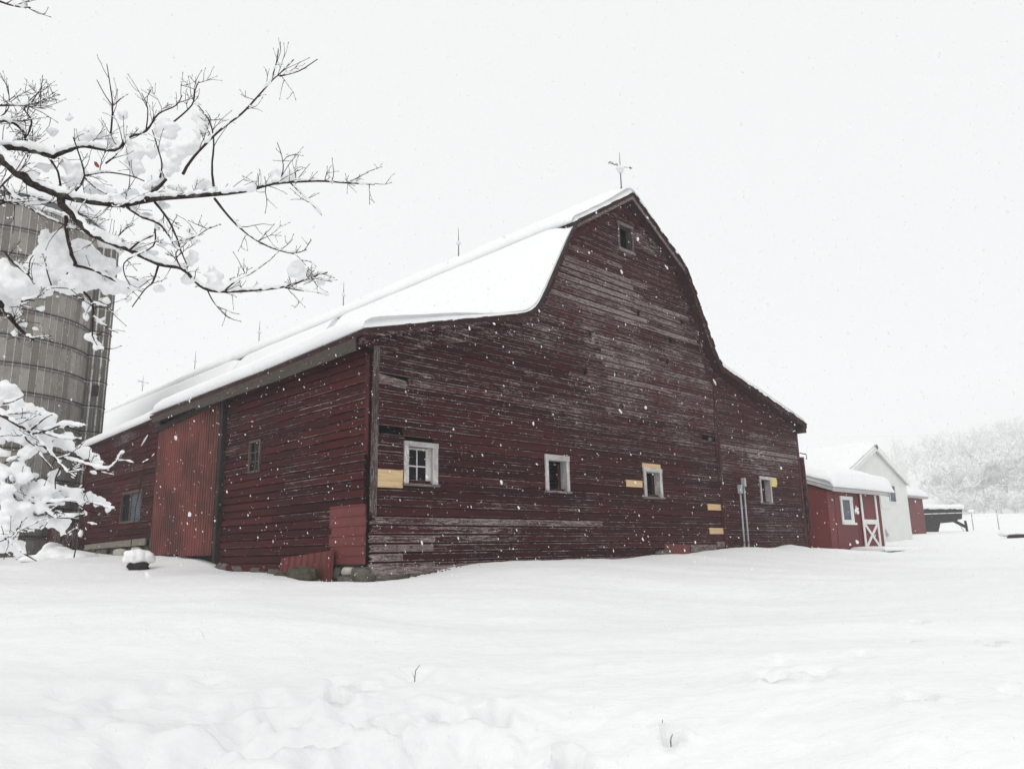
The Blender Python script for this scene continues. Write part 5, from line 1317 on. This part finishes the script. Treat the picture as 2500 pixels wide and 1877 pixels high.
for sp, sr, tw in LIMBS:
    if sr[0] > .0125: tree.part('branch', MB().tube(sp, sr, 9), M['bark'], smooth=True)
    else: tree.part('branch', MB().tube(sp, sr, 6), M['twig'] if sr[0] < .011 else M['bark'], smooth=True)
    L = sum((b-a).length for a, b in zip(sp, sp[1:]))
    cnt = int(L*15*tw)
    for k in range(cnt):
        i = random.randint(max(1, int(len(sp)*.12)), len(sp)-2)
        if abs(sp[i].x/sp[i].y) > .74: continue
        d = (sp[i+1]-sp[i-1]).normalized()
        sd_ = Vector((random.gauss(0, 1), random.gauss(0, .8), random.gauss(.55, .7)))
        twig(sp[i], d*.6+sd_.normalized()*.75, random.uniform(.05, .22), .0028, random.choice([0, 1, 1, 1, 2]))
tree.part('twigs', twg, M['twig'], kind='stuff', label='fine bare twigs with buds')
tree.part('twig_snow', twsn, M['branch_snow'], kind='stuff', smooth=True)
# snow lying on the limbs
_ico = []
def ico():
    if _ico: return _ico[0]
    import bmesh
    bm = bmesh.new(); bmesh.ops.create_icosphere(bm, subdivisions=2, radius=1.0)
    _ico.append(([v.co.copy() for v in bm.verts], [tuple(v.index for v in f.verts) for f in bm.faces])); bm.free()
    return _ico[0]
sn = MB()
def ball(c, rx, ry, rz_):
    vs, fs = ico(); o_ = Vector((c[0]*9, c[1]*9, c[2]*9))
    q = [1+.6*mnoise.noise(v*1.7+o_)+.25*mnoise.noise(v*4.0+o_) for v in vs]
    sn.add([(c[0]+v.x*rx*k, c[1]+v.y*ry*k, c[2]+v.z*rz_*k) for v, k in zip(vs, q)], fs)
for sp, sr, tw in LIMBS:
    acc = random.uniform(0, .1)
    for i in range(1, len(sp)-1):
        if abs(sp[i].x/sp[i].y) > .80: continue
        d = (sp[i+1]-sp[i-1]).normalized(); flatness = 1-abs(d.z)
        load = mnoise.noise(sp[i]*4.0)*.5+.5
        if flatness < .25 or load < .30: continue
        r = sr[i]
        h = (r*1.2+.010)*(.6+.9*load)*(.5+.5*flatness)
        seg = (sp[i+1]-sp[i]).length
        for q in range(max(1, int(seg/(h*.9)))):
            p = sp[i].lerp(sp[i+1], random.random())
            ball((p.x+random.gauss(0, r*.2), p.y+random.gauss(0, r*.3), p.z+r*.75+h*.35), h*1.05, h*1.05, h*random.uniform(.75, 1.1))
def clump(x, y, rp, d, n_=None, tall=1.0):
    d += .09; c = P3(x, y, d); r = rp*1.02*d/F_PX
    n_ = n_ or int(7+rp*.25)
    ball(c, r*.62, r*.55, r*.62*tall)
    for k in range(n_):
        a = random.uniform(0, 2*math.pi); q = random.uniform(.35, .95)**.7
        rr = r*random.uniform(.2, .42)
        ball((c.x+math.cos(a)*r*q*.85, c.y+random.gauss(0, r*.25), c.z+math.sin(a)*r*q*.85*tall), rr*1.15, rr, rr*.9)
for x, y, r_, d, tl in [(760,880,58,4.95,1.5),(775,960,50,4.95,1.2),(950,740,75,4.95,.9),(880,840,52,4.9,1.1),(1000,860,72,4.85,1.0),(1075,830,70,4.85,1.0),(1150,720,52,4.8,1.5),(1120,660,36,4.8,1.0),(975,950,58,4.85,1.0),(890,1010,56,4.8,1.0),(860,1060,40,4.8,1),
        (480,790,52,5.1,.8),(560,770,44,5.1,.8),(650,820,46,5.1,.7),(510,740,30,5.1,1.2),(700,655,36,5.05,.9),(300,750,36,5.1,.6),(400,670,24,5.1,1.2),(450,985,56,5.0,.9),(395,1040,44,5.0,.8),(540,1065,56,4.95,.6),(620,1105,50,4.9,.5),(740,1105,52,4.9,.5),(370,930,40,5.0,.9),(260,950,44,5.1,.5),
        (70,915,38,5.05,.7),(180,1005,48,5.05,.7),(270,1060,40,5.0,.7),(1020,1085,54,4.8,.6),(1140,1050,52,4.78,.8),(1190,1075,50,4.78,.7),(1580,1010,56,4.65,.8),(1640,1000,46,4.65,.8),(1790,1015,20,4.62,.6),
        (320,1500,125,5.2,.9),(240,1570,95,5.2,.8),(340,1350,46,5.15,1.4),(450,1430,76,5.15,1.0),(520,1470,74,5.1,.9),(600,1520,80,5.1,.6),(500,1590,90,5.15,.6),(280,1370,46,5.15,.7),(250,1330,28,5.1,1.3),(50,1590,105,5.2,.9),(130,1620,80,5.2,.8),(420,1620,80,5.1,.5),
        (1100,1470,46,4.75,1.3),(1060,1590,44,4.75,.7),(1220,1580,58,4.7,1.2),(1320,1615,48,4.7,.8),(1690,1540,56,4.68,1.0),(1750,1575,46,4.68,.9),(1830,1610,28,4.66,.8),(800,1420,46,4.85,.5),(870,1445,38,4.85,.5),(830,1225,36,4.83,.6),(890,1290,24,4.82,1.8),(1080,1300,24,4.75,1.6),(1110,1370,24,4.75,1.2),
        (60,1130,40,5.1,.4),(170,1140,36,5.1,.35),(760,1180,26,4.85,.8),(930,1165,40,4.82,.5),(790,1600,40,4.8,.6),(900,1640,40,4.8,.5),(1000,1395,30,4.8,.5),(930,1390,26,4.8,.7)]:
    clump(x*K1, y*K1, r_*K1, d, None, tl)
for x, y, r_, d, tl in [(680,240,150,5.15,1.1),(880,270,150,5.1,.8),(1050,190,100,5.1,.7),(1000,360,120,5.1,.6),(1120,430,95,5.05,.7),(1280,420,85,5.0,.8),(1300,540,50,5.0,.6),(100,480,130,5.3,1.2),(200,330,150,5.3,1.1),(60,300,120,5.3,1.0),(420,290,130,5.2,1.0),(560,380,90,5.2,.6),(450,480,80,5.2,.5),(880,600,52,5.05,1.5),(870,720,42,5.05,1.3),
        (930,920,60,5.0,.9),(880,930,40,5.0,.8),(1000,1010,46,5.0,1.1),(960,1040,34,5.0,1.2),(1040,740,40,5.0,.7),(150,880,36,5.2,1.8),(240,800,40,5.2,.9),(430,640,46,5.1,.5),(350,840,34,5.1,.5),(120,660,70,5.3,.9),(1060,560,50,5.0,.7),(1400,400,50,4.95,.6)]:
    clump(x*K3, 600+y*K3, r_*K3, d, None, tl)
for x, y, r_, tl in [(60,150,95,1.0),(50,60,70,1),(190,130,36,1.1),(200,290,120,.9),(340,340,120,.8),(440,370,90,.8),(90,400,110,.8),(180,490,95,.8),(230,640,85,.9),(300,420,70,.7),(450,490,75,.6),(560,560,85,.7),(640,590,52,.7),(560,400,40,.7),(660,400,36,.5),(600,500,60,.5),(760,650,66,.8),(850,690,56,.8),(840,820,40,.8),(900,740,40,.7),(700,720,40,.6),(1000,770,26,.6),(1060,710,20,1.0),(1100,650,18,1.2),
        (200,850,85,1.1),(140,790,70,.8),(230,920,60,.8),(320,850,40,.5),(40,990,85,.8),(400,980,100,1.0),(300,1010,95,.8),(450,920,56,.9),(550,1000,75,.9),(650,1020,80,.8),(780,1050,75,.7),(880,1080,56,.8),(960,1110,40,.6),(970,1160,32,1.0),(500,1090,60,.6),(250,1130,75,.7),(150,1150,80,.6),(350,1150,70,.6),(250,1260,80,.8),(300,1310,56,.8),(130,1270,60,.8),(450,1260,75,.7),(560,1290,70,.9),(560,1370,30,.9),(770,1190,34,1.0),(890,1195,22,.8),(30,1290,100,1.1),(60,1430,95,1.0),(150,1510,70,.8),(180,1460,46,.8),(30,850,60,.6),(20,640,60,.6),(500,830,44,1.1),(640,800,36,.7),(650,860,30,.7),(10,520,50,1),(330,560,80,.8),(420,600,60,.7),(120,960,60,.7),(60,1090,60,.6)]:
    clump(x*K2, 930+y*K2, r_*K2, 5.0+random.uniform(-.08,.1), None, tl)
tree.part('snow', remeshed(sn, 'branch_snow', M['branch_snow'], .0105, 4, .018, .045), M['branch_snow'], kind='stuff', label='wet snow clumps loading the branches')
lp = P3(236, 403, 4.9)
tree.part('leaf', MB().add([lp+Vector(v)*.6 for v in ((-.03,0,.04),(-.005,.01,.035),(.02,.012,.0),(.025,.01,-.03),(.0,-.01,-.025),(-.02,-.006,.0))], [(0,5,1),(1,5,2),(2,5,4),(2,4,3)]), M['leaf'], label='single brown dead leaf')

# ------------------------------------------------------------------ dry stems poking out of the foreground snow
for x, y, h, dx, lab in [(1012,1650,.10,.05,'dry stem curving out of the snow in the middle foreground'),(1615,1790,.10,.015,'upright dry stem, upper of the pair in the foreground'),(1637,1812,.06,.02,'short dry stem in a small hollow, lower of the pair'),(2350,1622,.06,.01,'tiny grass tuft in the snow towards the right'),(2480,1705,.12,.05,'thin pale stem by the right edge of the picture')]:
    P = px_ground(x, y)
    th = Thing('dry_stem', lab, 'stem', (P[0], P[1], P[2]-.05), 'world', 'dry stems in the snow')
    th.part('stalk', MB().tube([(P[0],P[1],P[2]-.06),(P[0]+dx*.2,P[1],P[2]+h*.5),(P[0]+dx,P[1],P[2]+h)], [.005,.004,.0025], 5), M['straw'])
    th.part('blade', MB().add([(P[0],P[1],P[2]-.02),(P[0]-dx*.7,P[1],P[2]+h*.55),(P[0]+.006,P[1]+.004,P[2]-.02)], [(0,1,2)]), M['straw'])

# ------------------------------------------------------------------ the wood on the hillside
def far_tree(seed, H, spread, levels=4):
    rnd = random.Random(seed); wood = MB(); snow_ = MB()
    def rec(p, d, L, r, lev):
        n_ = 3; pts = [p]; q = p.copy(); dd = d.copy()
        for k in range(n_):
            dd = (dd+Vector((rnd.gauss(0,.13), rnd.gauss(0,.13), rnd.gauss(.02,.08)))).normalized(); q = q+dd*L/n_; pts.append(q.copy())
        wood.tube(pts, [lerp(r, r*.5, k/n_) for k in range(n_+1)], 4 if lev < 2 else 3, False)
        # snow lying along the upper side
        if lev >= 1:
            for a, b in zip(pts, pts[1:]):
                e = (b-a); up = Vector((0, 0, 1)); sd_ = e.cross(up)
                if sd_.length < 1e-5: continue
                sd_ = sd_.normalized()*(r*.9+.05); h = r*.5+.055+.04*rnd.random()
                snow_.add([a-sd_, a+sd_, b+sd_*.8, b-sd_*.8, (a+b)/2+Vector((0,0,h+r))], [(0,1,4),(1,2,4),(2,3,4),(3,0,4),(3,2,1,0)])
        if lev < levels:
            k_n = (9 if lev == 0 else rnd.choice([3, 4, 5]))
            for k in range(k_n):
                f = rnd.uniform(.25 if lev == 0 else .2, 1.0); i = min(n_-1, int(f*n_)); p2 = pts[i].lerp(pts[i+1], f*n_-i)
                az_ = rnd.uniform(0, 6.283); out_ = Vector((math.cos(az_), math.sin(az_), rnd.uniform(.0, .7)))
                rec(p2, (dd*.45+out_*spread).normalized(), L*rnd.uniform(.42, .62), r*.52, lev+1)
    rec(Vector((0,0,-.5)), Vector((0,0,1)), H*.62, H*.016, 0)
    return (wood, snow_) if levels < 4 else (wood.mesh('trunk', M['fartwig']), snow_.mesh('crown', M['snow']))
VAR = [far_tree(11, 11, 1.0), far_tree(12, 13, .9), far_tree(13, 9, 1.15), far_tree(14, 12, 1.0), far_tree(15, 7, 1.3)]
VLOW = [far_tree(21, 11, 1.0, 3), far_tree(22, 13, .9, 3), far_tree(23, 12, 1.1, 3), far_tree(24, 8, 1.3, 3)]
spots = []
rnd = random.Random(5)
while len(spots) < 175:
    az_ = rnd.uniform(24, 39.5); r_ = 292+330*rnd.random()**1.05
    if az_ < 28 and (r_ < 420 or rnd.random() < .5): continue
    x, y = r_*math.sin(R(az_)), r_*math.cos(R(az_))
    if any((x-a)**2+(y-b)**2 < 40 for a, b, _ in spots): continue
    spots.append((x, y, r_))
for k in range(60):
    az_ = rnd.uniform(28.3, 39.5); r_ = rnd.uniform(280, 300); spots.append((r_*math.sin(R(az_)), r_*math.cos(R(az_)), r_-1000))
for az_, r_ in ((19.2,188),(19.9,180),(20.6,192),(21.1,183),(21.9,190),(22.6,196)): spots.append((r_*math.sin(R(az_)), r_*math.cos(R(az_)), r_))
spots.sort(key=lambda q: q[2])
far_v = MB(); far_s = MB()
for i, (x, y, r_) in enumerate(spots):
    low = r_ < 0
    k = 4 if low else rnd.choice([0,1,2,3]); sc_ = rnd.uniform(.8, 1.5) if low else (rnd.uniform(1.0, 1.3) if r_ < 230 else rnd.uniform(1.5, 2.3)); rot = rnd.uniform(0, 6.28); z = gh(x, y)
    if low or r_ > 345:                      # beyond telling apart: one mass of wood and snow
        ca, sa = math.cos(rot), math.sin(rot)
        for q, mbx in zip(VLOW[3 if low else k % 3], (far_v, far_s)):
            A = np.array(q.v)*sc_; n0 = len(mbx.v)
            mbx.v += np.stack([x+A[:,0]*ca-A[:,1]*sa, y+A[:,0]*sa+A[:,1]*ca, z+A[:,2]], 1).tolist(); mbx.f += [tuple(n0+j for j in f) for f in q.f]
        continue
    root = bpy.data.objects.new('snowy_tree', None); col.objects.link(root); root.location = (x, y, z+EYE); root.rotation_euler = (0, 0, rot); root.scale = (sc_, sc_, sc_*rnd.uniform(.9, 1.1))
    if r_ < 230: tag(root, 'bare treetop just showing above the roof of the white building', 'tree', 'treetops behind the white building')
    else: tag(root, 'snow-laden bare tree at the near edge of the hazy wood', 'tree', 'trees of the hazy wood')
    for nm, me_ in zip(('trunk', 'crown'), VAR[k]):
        o = bpy.data.objects.new(nm, me_); col.objects.link(o); o.parent = root

th = Thing('woodland', 'pale snow-covered wood fading into haze on the hillside', 'woodland', (165, 285, 8.4), 'world')
th.root['kind'] = 'stuff'
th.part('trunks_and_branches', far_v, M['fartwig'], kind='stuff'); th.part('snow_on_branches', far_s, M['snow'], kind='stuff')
# ------------------------------------------------------------------ falling snow
fr = np.random.default_rng(3)
N = 12000
fl = []
az_ = np.radians(fr.uniform(-42, 42, N)); d_ = 1.6+(13.0-1.6)*fr.random(N)**(1/2.6); el = np.radians(fr.uniform(-16, 44, N))
X = d_*np.sin(az_); Y = d_*np.cos(az_); Z = d_*np.tan(el)
gzs = base_h(X, Y)
th_ = (X-C0[0])*V[0]+(Y-C0[1])*V[1]; ss_ = (X-C0[0])*U[0]+(Y-C0[1])*U[1]
ok = (Z > gzs+.05) & ~((th_ > -.6) & (ss_ > -.7)) & (Z < 11)
vs = []; fs = []
_g = (1+5**.5)/2; _k = 1/math.sqrt(1+_g*_g)
oct_ = [(a*_k, b_*_k*_g, 0) for a in (-1, 1) for b_ in (-1, 1)]+[(0, a*_k, b_*_k*_g) for a in (-1, 1) for b_ in (-1, 1)]+[(b_*_k*_g, 0, a*_k) for a in (-1, 1) for b_ in (-1, 1)]
import bmesh
_bm = bmesh.new(); [_bm.verts.new(v) for v in oct_]; bmesh.ops.convex_hull(_bm, input=list(_bm.verts)); _bm.verts.index_update()
oct_ = [tuple(v.co) for v in _bm.verts]; of = [tuple(v.index for v in f.verts) for f in _bm.faces]; _bm.free()
for i in np.where(ok)[0]:
    r_ = float(np.clip(fr.lognormal(math.log(.0035), .42), .0016, .0080))
    r_ *= min(1.0, .45+d_[i]/7)
    ex, ez = fr.uniform(.65, 1.1), fr.uniform(1.0, 2.1); tl = fr.uniform(.0, .8)
    n0 = len(vs)
    for v in oct_:
        jx, jy, jz = (fr.uniform(.72, 1.25) for _ in range(3))
        vs.append((X[i]+r_*(v[0]*ex*jx - v[2]*tl), Y[i]+r_*v[1]*jy, Z[i]+r_*v[2]*ez*jz))
    fs += [tuple(n0+k for k in f) for f in of]
me_ = bpy.data.meshes.new('falling_snow'); me_.from_pydata(vs, [], fs); me_.update(); me_.materials.append(M['flake']); me_.shade_smooth()
o = bpy.data.objects.new('falling_snow', me_); col.objects.link(o); o.location = (0, 0, EYE)
tag(o, 'large wet snowflakes falling through the air', 'snowflakes', kind='stuff')

# ------------------------------------------------------------------ the snowy air
hb = MB().box(-720, 720, -720, 720, -20, 150)
hm = bpy.data.materials.new('snowy_air'); hm.use_nodes = True; ht = hm.node_tree; ht.nodes.clear()
ho = ht.nodes.new('ShaderNodeOutputMaterial'); hv = ht.nodes.new('ShaderNodeVolumePrincipled')
hv.inputs['Color'].default_value = (0.985, 0.99, 0.995, 1); hv.inputs['Density'].default_value = 0.0013; hv.inputs['Anisotropy'].default_value = 0.0
ht.links.new(hv.outputs[0], ho.inputs['Volume'])
hz = solo('haze', hb, hm, 'pale snowy air', 'haze', kind='stuff')
hz.visible_shadow = True
